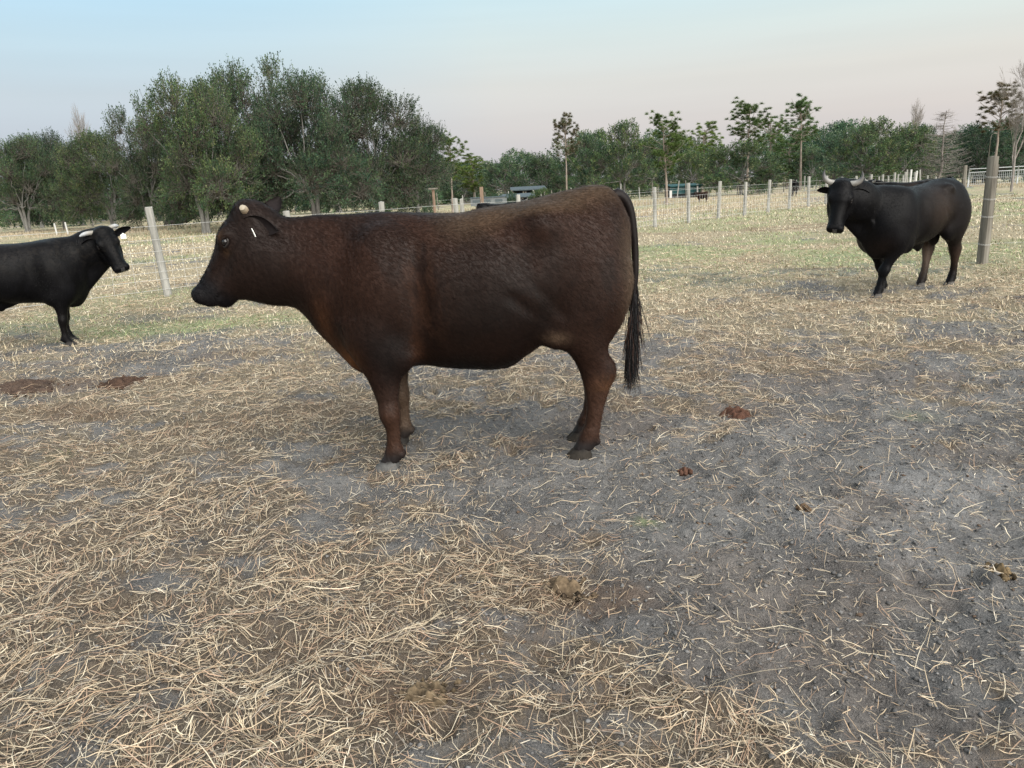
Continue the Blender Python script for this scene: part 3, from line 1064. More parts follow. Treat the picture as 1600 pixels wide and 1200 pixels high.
# the clump on the left
tree('oak_c', 12, 200, 60, 150, 'dark oak cut by the left edge behind the tagged bull', 1.0, GL)
tree('oak_a', 70, 192, 64, 130, 'dark oak above the back of the tagged bull', 2.2, GL)
tree('far_a', 38, 208, 76, 130, 'dark oak filling the gap behind the leftmost two oaks', 2.0, GL)
tree('far_b', 106, 216, 78, 120, 'dark oak behind the thin leafless tree at the left', 5.0, GL)
tree('bare_b', 116, 186, 70, 75, 'thin leafless tree rising between the dark oaks at the left', 0, GL)
tree('oak_c', 150, 190, 56, 150, 'three-stemmed oak just above the head of the tagged bull', 4.0, GL)
tree('oak_b', 205, 160, 50, 150, 'low oak on the left shoulder of the big clump', .5, GL)
tree('oak_a', 285, 95, 40, 205, 'tall front oak of the clump above the leaning fence post', 0.3, GL)
tree('oak_b', 378, 74, 46, 210, 'tallest oak of the clump, rising above the cow head', 2.9, GL)
tree('oak_a', 468, 92, 44, 215, 'fork-trunked oak with drooping grey sprays behind the cow neck', 3.9, GL)
tree('oak_b', 572, 112, 50, 200, 'rounded oak on the right of the big clump', 5.1, GL)
tree('oak_d', 640, 165, 53, 140, 'thin twiggy oak ending the clump on its right', 1.4, GL)
tree('far_a', 235, 240, 82, 150, 'shaded oak seen low between the clump trunks, above the leaning post', .4, GL)
tree('far_b', 345, 235, 84, 170, 'shaded oak seen low behind the cow forehead', 1.4, GL)
tree('far_a', 520, 230, 80, 170, 'shaded oak low behind the middle of the clump', 2.4, GL)
tree('far_c', 110, 262, 90, 160, 'shaded oak low behind the dark left oaks', 3.4, GL)
tree('far_b', 620, 240, 82, 120, 'shaded oak low behind the right end of the clump', 4.4, GL)
# the line of trees behind the pasture
tree('pine_a', 700, 216, 58, 62, 'slim pine with a pale trunk right of the oak clump', .2, GR)
tree('pine_c', 738, 247, 88, 70, 'light green young pine between slim pine and shed', 1.2, GR)
tree('far_a', 722, 270, 96, 90, 'low dark oak behind the slim pine', 2.2, GR)
tree('far_b', 790, 238, 84, 105, 'oak standing left of the shed roof', 3.2, GR)
tree('far_a', 848, 234, 86, 105, 'oak standing over the shed roof', 4.2, GR)
tree('pine_rust', 882, 184, 76, 62, 'tall pine with a rusty flat crown above the cow hips', .9, GR)
tree('far_c', 922, 203, 78, 105, 'grey-green oak right of the rusty pine', 5.2, GR)
tree('far_c', 972, 184, 74, 115, 'tallest feathery oak above the cow tailhead', .7, GR)
tree('far_a', 1020, 212, 82, 90, 'oak behind the twin-trunked pine', 1.7, GR)
tree('pine_twin', 1046, 180, 49, 82, 'twin-trunked pine standing in front of the tree line', .3, GR)
tree('pine_c', 1098, 200, 92, 70, 'bushy pine between the twin pine and the round oak', 2.7, GR)
tree('far_b', 1085, 228, 88, 85, 'low oak over the teal shed', 3.7, GR)
tree('far_a', 1160, 212, 68, 150, 'broad round oak in the middle of the tree line', 4.7, GR)
tree('pine_a', 1170, 165, 78, 80, 'open-crowned pine rising over the broad round oak', 5.7, GR)
tree('pine_b', 1207, 186, 88, 62, 'smaller pine between the two open-crowned pines', 1.1, GR)
tree('pine_b', 1256, 159, 74, 78, 'tall pine with the highest rounded crown over the fence end', 2.1, GR)
tree('pine_c', 1232, 222, 86, 80, 'bright green pine below the highest crown', 3.1, GR)
tree('far_b', 1272, 222, 84, 85, 'oak between the tall pine and the horned bull', 4.1, GR)
tree('far_a', 1322, 198, 70, 110, 'oak above the head of the horned bull', 5.1, GR)
tree('far_b', 1362, 180, 60, 140, 'large oak with thick pale trunk above the horned bull shoulders', .5, GR)
tree('far_a', 1418, 186, 66, 110, 'oak above the middle of the horned bull back', 1.5, GR)
tree('bare_b', 1437, 168, 90, 50, 'faint leafless tree rising behind the right oaks', 2.5, GR)
tree('far_c', 1455, 210, 74, 85, 'thin oak left of the grey dead tree', 3.5, GR)
tree('whorl', 1478, 172, 58, 84, 'grey dead tree with many bare side branches behind the bull rump', 4.5, GR)
tree('far_b', 1530, 190, 68, 110, 'dark oak behind the thick weathered post', 5.5, GR)
tree('pine_rust', 1566, 138, 64, 92, 'open pine left of the pinkish bare tree', .1, GR)
tree('bare_a', 1602, 92, 42, 130, 'pinkish bare tree cut by the right edge', 1.3, GR)
tree('far_a', 1590, 205, 66, 120, 'brownish oak at the right edge behind the gate', 2.3, GR)


# the closed wood behind, its oaks all alike from here
rg_w = np.random.default_rng(88)
for k in range(64):
    u = k / 63
    yy = 96 + 26 * (k * .618 % 1.0)
    xx = (-78 + 165 * u) * (yy / 108)
    sc_h = rg_w.uniform(.42, .85) * (1 + .12 * u)
    sc_w = rg_w.uniform(.75, 1.1)
    o = thing('oak_tree', 'dark oak in the closed wood far behind the pasture trees', 'tree', (xx, yy, 0), rg_w.uniform(0, 6.28), 'far wood behind the pasture', (sc_w, sc_w, sc_h))
    tr, tw, cr = PROTO[('far_a', 'far_b', 'far_c')[k % 3]]
    obj('trunk', tr, None, o)
    obj('crown', cr, None, o)

for px, Y, w_, h_, lab in ((799, 55, 1.1, 1.35, 'bright green bush in front of the shed behind the cow loin'), (664, 46, 1.0, .8, 'small green bush left of the flat-topped post'),
                           (845, 60, 2.4, 1.5, 'dark green bush half hiding the right end of the shed'), (774, 62, 2.2, 1.25, 'low bush beside the pale camper')):
    q = sight(px, 300, Y)
    o = thing('bush', lab, 'bush', (q[0], Y, 0), px * .7, None, (w_ / 11.6, w_ / 11.6, h_ / 10.1))
    tr, tw, cr = PROTO['far_b' if px > 700 else 'far_a']
    obj('stem', tr, None, o)
    obj('foliage', cr, None, o)
# ================================================================ cattle
def pchip(xs, ys):
    xs, ys = np.asarray(xs, float), np.asarray(ys, float)
    o = np.argsort(xs)
    xs, ys = xs[o], ys[o]
    h = np.diff(xs)
    d = np.diff(ys) / h
    m = np.zeros_like(xs)
    m[0], m[-1] = d[0], d[-1]
    for i in range(1, len(xs) - 1):
        if d[i - 1] * d[i] > 0:
            w1, w2 = 2 * h[i] + h[i - 1], h[i] + 2 * h[i - 1]
            m[i] = (w1 + w2) / (w1 / d[i - 1] + w2 / d[i])

    def f(x):
        x = np.clip(x, xs[0], xs[-1])
        i = np.clip(np.searchsorted(xs, x) - 1, 0, len(xs) - 2)
        t = (x - xs[i]) / h[i]
        return (ys[i] * (1 + 2 * t) * (1 - t) ** 2 + h[i] * m[i] * t * (1 - t) ** 2
                + ys[i + 1] * t * t * (3 - 2 * t) + h[i] * m[i + 1] * t * t * (t - 1))
    return f


class Field:
    """distance field on a grid; shapes melt into each other, so that a body comes out as one skin"""
    def __init__(self, lo, hi, h):
        self.lo, self.h = np.array(lo, float), h
        self.n = np.ceil((np.array(hi) - self.lo) / h).astype(int) + 1
        self.D = np.full(self.n, .3, np.float32)

    def _sl(self, lo, hi):
        a = np.clip(np.floor((np.array(lo) - self.lo) / self.h).astype(int), 0, self.n - 1)
        b = np.clip(np.ceil((np.array(hi) - self.lo) / self.h).astype(int) + 1, 1, self.n)
        sl = tuple(slice(i, j) for i, j in zip(a, b))
        ax = [(self.lo[k] + self.h * np.arange(a[k], b[k])).astype(np.float32) for k in range(3)]
        return sl, ax[0][:, None, None], ax[1][None, :, None], ax[2][None, None, :]

    def put(self, fn, lo, hi, k=.05, cut=False):
        m = k + .02
        sl, X, Y, Z = self._sl(np.array(lo) - m, np.array(hi) + m)
        v = fn(X, Y, Z).astype(np.float32)
        D = self.D[sl]
        if cut:
            v = -v
            hh = np.clip(.5 - .5 * (v - D) / k, 0, 1)
            self.D[sl] = v * (1 - hh) + D * hh + k * hh * (1 - hh)
        else:
            hh = np.clip(.5 + .5 * (v - D) / k, 0, 1)
            self.D[sl] = v * (1 - hh) + D * hh - k * hh * (1 - hh)

    def loft_x(self, tab, k=.05, n=2.3, taper=None):
        """tab rows: x, top, bottom, half width"""
        t = np.array(tab, float)
        ft, fb, fw = pchip(t[:, 0], t[:, 1]), pchip(t[:, 0], t[:, 2]), pchip(t[:, 0], t[:, 3])
        x0, x1 = t[:, 0].min(), t[:, 0].max()

        def fn(X, Y, Z):
            x = X[:, 0, 0]
            T, B, W = (f(x)[:, None, None] for f in (ft, fb, fw))
            hgt = np.maximum((T - B) / 2, .01)
            W = np.maximum(W, .01)
            zz = (Z - (T + B) / 2) / hgt
            w = W
            if taper is not None:
                up, dn = taper(X)
                w = W * (1 - up * np.clip(zz, 0, 1.2) ** 2 - dn * np.clip(-zz, 0, 1.2) ** 2)
            f = ((np.abs(Y) / np.maximum(w, .008)) ** n + np.abs(zz) ** n) ** (1 / n)
            d = (f - 1) * np.minimum(W, hgt)
            return np.maximum(d, np.maximum(x0 - X, X - x1))
        self.put(fn, (x0, -t[:, 3].max(), t[:, 2].min()), (x1, t[:, 3].max(), t[:, 1].max()), k)

    def loft_z(self, tab, k=.05, dx=0.0, dy=0.0, side=1, n=2.2):
        """a leg. rows: z, front x, back x, centre y, half width; dx/dy shift the foot for the stance"""
        t = np.array(tab, float)
        z0, z1 = t[:, 0].min(), t[:, 0].max()
        ff, fb, fc, fw = (pchip(t[:, 0], t[:, i]) for i in (1, 2, 3, 4))

        def fn(X, Y, Z):
            z = Z[0, 0, :]
            sh = sstep(.75, .1, z)
            A, B, Cc, W = ff(z) + dx * sh, fb(z) + dx * sh, side * fc(z) + dy * sh, fw(z)
            A, B, Cc, W = (q[None, None, :] for q in (A, B, Cc, W))
            a = np.maximum((A - B) / 2, .01)
            f = ((np.abs(X - (A + B) / 2) / a) ** n + (np.abs(Y - Cc) / W) ** n) ** (1 / n)
            return np.maximum((f - 1) * np.minimum(a, W), np.maximum(z0 - Z, Z - z1))
        xs = np.concatenate([t[:, 1], t[:, 2]])
        yc = side * t[:, 3]
        self.put(fn, (xs.min() - abs(dx) - .12, yc.min() - .26 - abs(dy), z0), (xs.max() + abs(dx) + .12, yc.max() + .26 + abs(dy), z1), k)

    def blob(self, c, r, k=.05, R=None, cut=False):
        c, r = np.array(c, float), np.array(r, float)
        ext = np.full(3, r.max()) if R is not None else r

        def fn(X, Y, Z):
            x, y, z = X - c[0], Y - c[1], Z - c[2]
            if R is not None:
                x, y, z = (R[0][i] * x + R[1][i] * y + R[2][i] * z for i in range(3))
            return (np.sqrt((x / r[0]) ** 2 + (y / r[1]) ** 2 + (z / r[2]) ** 2) - 1) * r.min()
        grow = ext * (1 + k / r.min())
        self.put(fn, c - grow, c + grow, k, cut)

    def cone(self, a, b, ra, rb, k=.05, flat=1.0, cut=False):
        """tapered limb from a to b; flat < 1 makes it narrower sideways"""
        a, b = np.array(a, float), np.array(b, float)
        L = np.linalg.norm(b - a)
        d = (b - a) / L
        lat = norm(np.cross(d, (0, 0, 1.0)))

        def fn(X, Y, Z):
            x, y, z = X - a[0], Y - a[1], Z - a[2]
            t = np.clip((x * d[0] + y * d[1] + z * d[2]) / L, 0, 1)
            x, y, z = x - t * (b - a)[0], y - t * (b - a)[1], z - t * (b - a)[2]
            l = x * lat[0] + y * lat[1] + z * lat[2]
            q = x * x + y * y + z * z + l * l * (1 / flat ** 2 - 1)
            return np.sqrt(np.maximum(q, 0)) - (ra + (rb - ra) * t)
        r = max(ra, rb)
        self.put(fn, np.minimum(a, b) - r, np.maximum(a, b) + r, k, cut)

    def loft_head(self, H, tab, k=.05, n=2.4, wide=1.0):
        """H: 3x4 frame (origin, axis to the muzzle, up the forehead, sideways); rows: s, top, bottom, half width"""
        t = np.array(tab, float)
        ft, fb, fw = (pchip(t[:, 0], t[:, i]) for i in (1, 2, 3))
        s0, s1 = t[:, 0].min(), t[:, 0].max()
        o, u, v, l = (np.asarray(q, float) for q in H)

        def fn(X, Y, Z):
            x, y, z = X - o[0], Y - o[1], Z - o[2]
            S = x * u[0] + y * u[1] + z * u[2]
            T = x * v[0] + y * v[1] + z * v[2]
            Lt = x * l[0] + y * l[1] + z * l[2]
            top, bot, W = ft(S), fb(S), fw(S) * wide
            hgt = np.maximum((top - bot) / 2, .008)
            zz = (T - (top + bot) / 2) / hgt
            W = np.maximum(W * (1 - .34 * np.clip(-zz, 0, 1.1) ** 1.5 - .12 * np.clip(zz, 0, 1.1) ** 2), .008)
            f = ((np.abs(Lt) / W) ** n + np.abs(zz) ** n) ** (1 / n)
            return np.maximum((f - 1) * np.minimum(W, hgt), np.maximum(s0 - S, S - s1))
        self.put(fn, o + u * .25 - .42, o + u * .25 + .42, k)

    def skin(self, smooth=2):
        D = self.D
        n0, n1, n2 = D.shape
        ins = D < 0
        corner = [ins[a:n0 - 1 + a, b:n1 - 1 + b, c:n2 - 1 + c] for a in (0, 1) for b in (0, 1) for c in (0, 1)]
        cnt = sum(c.astype(np.int8) for c in corner)
        cells = np.argwhere((cnt > 0) & (cnt < 8))
        idx = np.full((n0 - 1, n1 - 1, n2 - 1), -1, np.int32)
        idx[tuple(cells.T)] = np.arange(len(cells))
        acc = np.zeros((len(cells), 3))
        num = np.zeros(len(cells))
        for ax in range(3):
            for a in (0, 1):
                for b in (0, 1):
                    off = [0, 0, 0]
                    o2 = [k for k in range(3) if k != ax]
                    off[o2[0]], off[o2[1]] = a, b
                    p = cells + off
                    q = p.copy()
                    q[:, ax] += 1
                    d0, d1 = D[tuple(p.T)], D[tuple(q.T)]
                    m = (d0 < 0) != (d1 < 0)
                    t = d0[m] / (d0[m] - d1[m])
                    pos = p[m].astype(float)
                    pos[:, ax] += t
                    acc[m] += pos
                    num[m] += 1
        V = acc / num[:, None] * self.h + self.lo
        F = []
        for ax in range(3):
            o2 = [(ax + 1) % 3, (ax + 2) % 3]
            s0 = [slice(None)] * 3
            s1 = [slice(None)] * 3
            s0[ax], s1[ax] = slice(0, -1), slice(1, None)
            cross = np.argwhere(ins[tuple(s0)] != ins[tuple(s1)])
            ok = np.all([(cross[:, o] > 0) & (cross[:, o] < D.shape[o] - 1) for o in o2], axis=0)
            cross = cross[ok]
            q = []
            for a, b in ((1, 1), (0, 1), (0, 0), (1, 0)):
                c = cross.copy()
                c[:, o2[0]] -= a
                c[:, o2[1]] -= b
                q.append(idx[tuple(c.T)])
            q = np.stack(q, 1)
            flip = ~ins[tuple(cross.T)]
            q[flip] = q[flip][:, ::-1]
            F.append(q)
        F = np.concatenate(F)
        e = np.concatenate([F[:, [0, 1]], F[:, [1, 2]], F[:, [2, 3]], F[:, [3, 0]]])
        e = np.concatenate([e, e[:, ::-1]])
        deg = np.bincount(e[:, 0], minlength=len(V))[:, None]
        for _ in range(smooth):
            for lam in (.5, -.35):
                avg = np.stack([np.bincount(e[:, 0], V[e[:, 1], i], len(V)) for i in range(3)], 1) / deg
                V = V + lam * (avg - V)
        fn = np.cross(V[F[:, 2]] - V[F[:, 0]], V[F[:, 3]] - V[F[:, 1]])
        N = np.zeros_like(V)
        for i in range(4):
            for k in range(3):
                N[:, k] += np.bincount(F[:, i], fn[:, k], len(V))
        return V, F, norm(N)


# ---- coat materials
def coat_material(name, rough=.52, sheen=.25, spec=.28):
    m, nt, b = mat_new(name, rough, (.05, .03, .02), spec)
    a = n_attr(nt, 'col')
    streak = n_noise(nt, 16, 6, .68, stretch=(1.6, 1.6, .35))
    blot = n_noise(nt, 7.5, 5, .6)
    fine = n_noise(nt, 260, 3, .6, stretch=(1.0, 1.0, .3))
    f = n_math(nt, 'MULTIPLY', n_range(nt, streak, .3, .72, .86, 1.15), n_range(nt, blot, .32, .68, .86, 1.15))
    f = n_math(nt, 'MULTIPLY', f, n_range(nt, fine, .3, .7, .85, 1.16))
    nt.links.new(n_mix(nt, 1.0, a.outputs['Color'], f, 'MULTIPLY'), b.inputs['Base Color'])
    b.inputs['Sheen Weight'].default_value = sheen
    b.inputs['Sheen Roughness'].default_value = .45
    b.inputs['Sheen Tint'].default_value = (.9, .85, .8, 1)
    nt.links.new(n_range(nt, blot, .3, .7, rough - .05, rough + .10), b.inputs['Roughness'])
    # skin folds on the neck and behind the jaw, fine hair relief elsewhere
    fold = n_attr(nt, 'fold')
    tc = nt.nodes.new('ShaderNodeTexCoord')
    wv = nt.nodes.new('ShaderNodeTexWave')
    wv.wave_type = 'BANDS'
    wv.bands_direction = 'X'
    wv.inputs['Scale'].default_value = 9.0
    wv.inputs['Distortion'].default_value = 6.5
    wv.inputs['Detail'].default_value = 1.5
    wv.inputs['Detail Scale'].default_value = 1.8
    mp = nt.nodes.new('ShaderNodeMapping')
    mp.inputs['Rotation'].default_value = (0, math.radians(-14), 0)
    mp.inputs['Scale'].default_value = (1, .4, .5)
    nt.links.new(tc.outputs['Object'], mp.inputs[0])
    nt.links.new(mp.outputs[0], wv.inputs[0])
    hgt = n_math(nt, 'MULTIPLY', wv.outputs['Fac'], fold.outputs['Fac'])
    hgt = n_math(nt, 'ADD', hgt, n_math(nt, 'MULTIPLY', streak, .04))
    hgt = n_math(nt, 'ADD', hgt, n_math(nt, 'MULTIPLY', fine, .06))
    n_bump(nt, b, hgt, .40, .010)
    return m


COAT = coat_material('cattle_coat', .44, .0, .13)
COAT_BLACK = coat_material('black_coat', .42, .0, .09)
HAIR = attr_mat('coat_hair', .5, .10, .3, 60)
SWITCH = attr_mat('tail_hair', .42, .4, .2, 90)
HORN_M = attr_mat('horn', .45, .4, .18, 60)
HOOF_M = attr_mat('hoof', .65, .12, .35, 45)
EAR_M = attr_mat('ear_skin', .7, .06, .25, 50)
NOSE_M = attr_mat('wet_nose', .16, .9, .2, 130)
EYE_M, _, _b = mat_new('eye', .06, (.006, .005, .006), .6)
LID_M, _, _b = mat_new('eyelid', .4, (.018, .014, .013), .4)
TAG_M, _, _b = mat_new('tag_plastic', .45, (.78, .79, .76), .4)

FRONT_LEG = [(.80, .86, .50, .17, .115), (.70, .84, .51, .18, .11), (.62, .805, .53, .19, .10), (.534, .765, .562, .195, .083), (.489, .745, .582, .20, .074),
             (.42, .722, .594, .20, .063), (.366, .708, .600, .20, .057), (.31, .697, .600, .205, .057), (.27, .688, .602, .205, .050),
             (.235, .677, .605, .21, .042), (.152, .678, .607, .21, .038), (.115, .688, .600, .21, .045), (.08, .700, .600, .21, .047), (.05, .722, .612, .21, .050),
             (.040, .728, .617, .21, .051)]
REAR_LEG = [(1.02, -.22, -.60, .15, .10), (.95, -.21, -.615, .155, .115), (.85, -.225, -.588, .16, .12), (.76, -.245, -.535, .165, .112), (.69, -.268, -.505, .165, .10),
            (.614, -.300, -.493, .165, .084), (.547, -.330, -.513, .165, .068), (.49, -.352, -.538, .165, .060), (.455, -.364, -.540, .165, .059),
            (.41, -.375, -.525, .165, .054), (.354, -.387, -.506, .165, .046), (.28, -.392, -.482, .165, .040), (.187, -.380, -.463, .165, .040),
            (.135, -.355, -.455, .165, .047), (.085, -.332, -.440, .165, .048), (.05, -.312, -.425, .165, .050), (.040, -.306, -.416, .165, .051)]
HEAD = [(-.085, -.02, -.10, .03), (-.06, .035, -.15, .075), (-.01, .070, -.19, .100), (.06, .078, -.215, .113), (.13, .088, -.235, .118), (.18, .085, -.25, .119), (.226, .070, -.255, .110),
        (.29, .060, -.252, .095), (.35, .056, -.228, .084), (.40, .055, -.185, .078), (.45, .055, -.130, .077), (.49, .058, -.095, .079), (.515, .052, -.072, .074),
        (.532, .036, -.045, .058), (.541, .010, -.01, .03)]


def head_frame(o, u, lat_hint):
    u = norm(np.asarray(u, float))
    l = np.asarray(lat_hint, float)
    l = norm(l - u * (l @ u))
    v = np.cross(u, l)
    if v[2] < 0:
        v = -v
    l = np.cross(v, u)
    return np.asarray(o, float), u, v, l


def hp(H, s, t, l):
    return H[0] + H[1] * s + H[2] * t + H[3] * l


def claw_pair(toe_dir=1.0):
    s = Soup()
    for sd in (-1, 1):
        rings = []
        for z, x0, x1, w, off in ((.0, -.060, .085, .030, .033), (.020, -.060, .076, .030, .033), (.045, -.055, .052, .027, .031), (.068, -.048, .026, .024, .029)):
            xm, a = (x0 + x1) / 2, (x1 - x0) / 2
            an = np.arange(12) * 2 * math.pi / 12
            cx, cy = np.cos(an), np.sin(an)
            wy = w * (1 - .45 * np.clip(cx, 0, 1) ** 2)
            rings.append(np.stack([xm + a * cx * toe_dir, sd * off + wy * cy - sd * .012 * np.clip(cx, 0, 1), np.full(12, z)], 1))
        v = np.concatenate(rings)
        f = [[r * 12 + k, r * 12 + (k + 1) % 12, (r + 1) * 12 + (k + 1) % 12, (r + 1) * 12 + k] for r in range(3) for k in range(12)]
        s.add(v, f)
        s.add(rings[0][::-1][[0, 1, 2, 3, 4, 5, 6, 7, 8, 9, 10, 11]].reshape(12, 3), [[0, 1, 2, 3], [0, 3, 4, 5], [0, 5, 6, 7], [0, 7, 8, 9], [0, 9, 10, 11]])
        s.add(rings[3], [[0, 1, 2, 3], [0, 3, 4, 5], [0, 5, 6, 7], [0, 7, 8, 9], [0, 9, 10, 11]])
    return s


def ear_mesh(name, base, d, nrm, L=.17, W=.052, col=(.02, .015, .014), inner=(.06, .045, .04), curl=.35):
    d = norm(np.asarray(d, float))
    nrm = np.asarray(nrm, float)
    nrm = norm(nrm - d * (nrm @ d))
    sd = np.cross(d, nrm)
    nu, nv = 14, 11
    V, C = [], []
    for face in (0, 1):
        for i in range(nu):
            u = i / (nu - 1)
            w = W * (max(math.sin(math.pi * min(1, u * .93 + .05) ** .80), 0) ** .72 + .02)
            for j in range(nv):
                q = j / (nv - 1) * 2 - 1
                cup = (q * q) * W * (.45 - .25 * u)
                p = np.asarray(base) + d * (u * L) + sd * (q * w * (1 - .15 * q * q)) + nrm * (cup - .016 * math.sin(math.pi * u) - curl * .05 * u * u)
                if face:
                    p = p - nrm * (.012 * (1 - .5 * q * q) * (1 - .4 * u))
                V.append(p)
                k = max(0.0, 1 - q * q) * (1 - u * u) * (0 if face else 1)
                C.append(np.array(col) * (1 - k) + np.array(inner) * k)
    n = nu * nv
    F = []
    for i in range(nu - 1):
        for j in range(nv - 1):
            a = i * nv + j
            F.append([a, a + 1, a + nv + 1, a + nv])
            F.append([n + a, n + a + nv, n + a + nv + 1, n + a + 1])
    for i in range(nu - 1):
        for j, fl in ((0, 0), (nv - 1, 1)):
            a = i * nv + j
            q = [a, a + nv, n + a + nv, n + a]
            F.append(q if fl else q[::-1])
    for j in range(nv - 1):
        a = (nu - 1) * nv + j
        F.append([a, a + 1, n + a + 1, n + a])
    return new_mesh(name, np.array(V), np.array(F), np.array(C, float))


def strand_mesh(name, P, R, col):
    """P (N,m,3) thin three-sided strands with one colour each"""
    v, f = tubes(P, R, 3)
    c = np.repeat(np.asarray(col), P.shape[1] * 3, axis=0)
    return new_mesh(name, v, f, c)


def dress_cow(root, H, spec, coat):
    """head parts, hooves and tail of one animal, in its own frame"""
    skin = np.array(spec['dark'])
    wide = spec.get('wide', 1.0)
    for sd in (-1, 1):
        e = hp(H, .166, .010, sd * .101 * wide)
        bpy_s = uv_sphere(.0205, 16, 10)
        o = obj('eye', new_mesh('eye', bpy_s[0] + e, bpy_s[1]), EYE_M, root)
        s = Soup()
        ax = norm(H[3] * sd * .93 + H[1] * .22 + H[2] * .18)
        a1 = norm(np.cross(ax, H[2]))
        a2 = np.cross(ax, a1)
        for lo, hi, dr in ((.10, .95, .004), (1.1, 1.92, .0035)):
            th = np.linspace(lo * math.pi, hi * math.pi, 9)
            c = e + ax * .009
            p = c + .0245 * (np.cos(th)[:, None] * a1 * 1.1 + np.sin(th)[:, None] * a2 * .82)
            s.tube(p, np.full(9, dr + .003) * np.sin(np.linspace(.25, math.pi - .25, 9)) ** .4, 6)
        s.build('eyelid', LID_M, o, True)
    for i, (base, d, nr, L, W) in enumerate(spec['ears']):
        me = ear_mesh('ear', base, d, nr, L, W, tuple(skin), tuple(spec.get('ear_in', skin * 1.8)))
        o = obj('ear', me, EAR_M, root)
        tg = spec.get('tag')
        if tg and tg[0] == i:
            tagm = Soup()
            c, ux, uz, wd, ht = (np.asarray(q, float) for q in tg[1:])
            ux, uz = norm(ux), norm(uz)
            nn = np.cross(ux, uz)
            prof = np.array([(-.5, -.5), (.5, -.5), (.5, .25), (.18, .38), (.14, .55), (-.14, .55), (-.18, .38), (-.5, .25)])
            pts = [c + ux * (x * wd) + uz * (z * ht) + nn * e for e in (-.0015, .0015) for x, z in prof]
            F4 = [[0, 1, 2, 3], [0, 3, 6, 7], [3, 4, 5, 6], [11, 10, 9, 8], [15, 14, 11, 8], [14, 13, 12, 11]] + [[k, 8 + k, 8 + (k + 1) % 8, (k + 1) % 8] for k in range(8)]
            tagm.add(pts, F4)
            tagm.build('ear_tag', TAG_M, o)
    for path, rad, cols in spec['horns']:
        s = Soup()
        p = np.asarray(path, float)
        tt = np.linspace(0, 1, 12)
        kx = np.linspace(0, 1, len(p))
        pp = np.stack([pchip(kx, p[:, i])(tt) for i in range(3)], 1)
        rr = pchip(kx, rad)(tt)
        cc = np.stack([pchip(kx, np.array(cols)[:, i])(tt) for i in range(3)], 1)
        v, f = tubes(pp[None], rr[None], 12)
        s.add(v, f, np.repeat(cc, 12, 0))
        s.add(np.concatenate([v[-12:], pp[-1:] + norm(pp[-1:] - pp[-2:-1]) * rr[-1] * .6]), [[k, (k + 1) % 12, 12] for k in range(12)], np.repeat(cc[-1:], 13, 0))
        s.build('horn', HORN_M, root, True)
    # nostrils and muzzle pad
    pad = Soup()
    g = [(.515, .050), (.530, .036), (.5405, .016), (.543, -.004), (.536, -.020)]
    rows = []
    for s_, t_ in g:
        for q in np.linspace(-1, 1, 11):
            wdt = .052 if t_ > .01 else .038
            rows.append(hp(H, s_ + .004 - .022 * q * q, t_ + .003 - .004 * q * q, q * wdt))
    F = [[i * 11 + j, i * 11 + j + 1, (i + 1) * 11 + j + 1, (i + 1) * 11 + j] for i in range(4) for j in range(10)]
    cc = np.tile(np.array(spec.get('nose', (.016, .015, .017))), (55, 1))
    pad.add(np.array(rows), F, cc)
    po = pad.build('muzzle_pad', NOSE_M, root, True)
    for sd in (-1, 1):
        v, f = uv_sphere(1.0, 12, 8)
        v = v * np.array([.010, .013, .009])
        M = np.stack([H[1], H[2] * .8 + H[3] * sd * .6, H[3]], 0)
        obj('nostril', new_mesh('nostril', v @ M + hp(H, .526, .024, sd * .047), f), EYE_M, po)
    # hooves
    for i, (hx, hy, rot, cl) in enumerate(spec['hooves']):
        s = claw_pair()
        me = s.mesh('hoof', True)
        base = np.array(cl)
        n = len(me.vertices)
        co = np.empty(n * 3)
        me.vertices.foreach_get('co', co)
        z = co.reshape(-1, 3)[:, 2:3]
        col = np.array([.012, .011, .011]) * (z > .048) + base * (z <= .048)
        a = me.color_attributes.new('col', 'FLOAT_COLOR', 'POINT')
        a.data.foreach_set('color', np.concatenate([col, np.ones((n, 1))], 1).astype(np.float32).ravel())
        o = obj('hoof', me, HOOF_M, root)
        o.scale = (.95, .95, .95)
        o.location = (hx, hy, -.004)
        o.rotation_euler = (0, 0, rot)
    # tail: a tapered rope with a switch of long hair
    tp = np.asarray(spec['tail'], float)
    kx = np.linspace(0, 1, len(tp))
    tt = np.linspace(0, 1, 26)
    pp = np.stack([pchip(kx, tp[:, i])(tt) for i in range(3)], 1)
    rr = np.interp(tt, [0, .12, .3, .7, 1], spec['tail_r'])
    s = Soup()
    s.tube(pp, rr, 10, True, np.array(spec['tail_col']))
    to = s.build('tail', COAT if coat is COAT else COAT_BLACK, root, True)
    rg = np.random.default_rng(5)
    N = spec.get('switch_n', 420)
    i0 = rg.uniform(.66, .99, N)
    base = np.stack([pchip(kx, tp[:, i])(i0) for i in range(3)], 1) + rg.normal(0, .006, (N, 3))
    L = rg.uniform(.10, .26, N) * spec.get('switch_l', 1.0) + (1 - i0) * .25
    m = 7
    tq = np.linspace(0, 1, m)[None, :, None]
    spread = np.stack([rg.normal(.0, .060, N), rg.normal(0, .055, N), -np.ones(N)], 1)
    wob = np.stack([rg.normal(0, .006, N), rg.normal(0, .006, N), np.zeros(N)], 1)[:, None, :] * np.sin(tq * rg.uniform(2, 6, N)[:, None, None])
    end_in = np.stack([-(spread[:, 0]) * .5, -(spread[:, 1]) * .5, np.zeros(N)], 1)
    P = base[:, None, :] + spread[:, None, :] * tq * L[:, None, None] * np.array([1.6, 1.6, 1]) + end_in[:, None, :] * tq ** 3 * .1 + wob
    R = np.full((N, m), .0022) * np.linspace(1.1, .35, m)[None]
    c0 = np.array(spec['switch_col'])
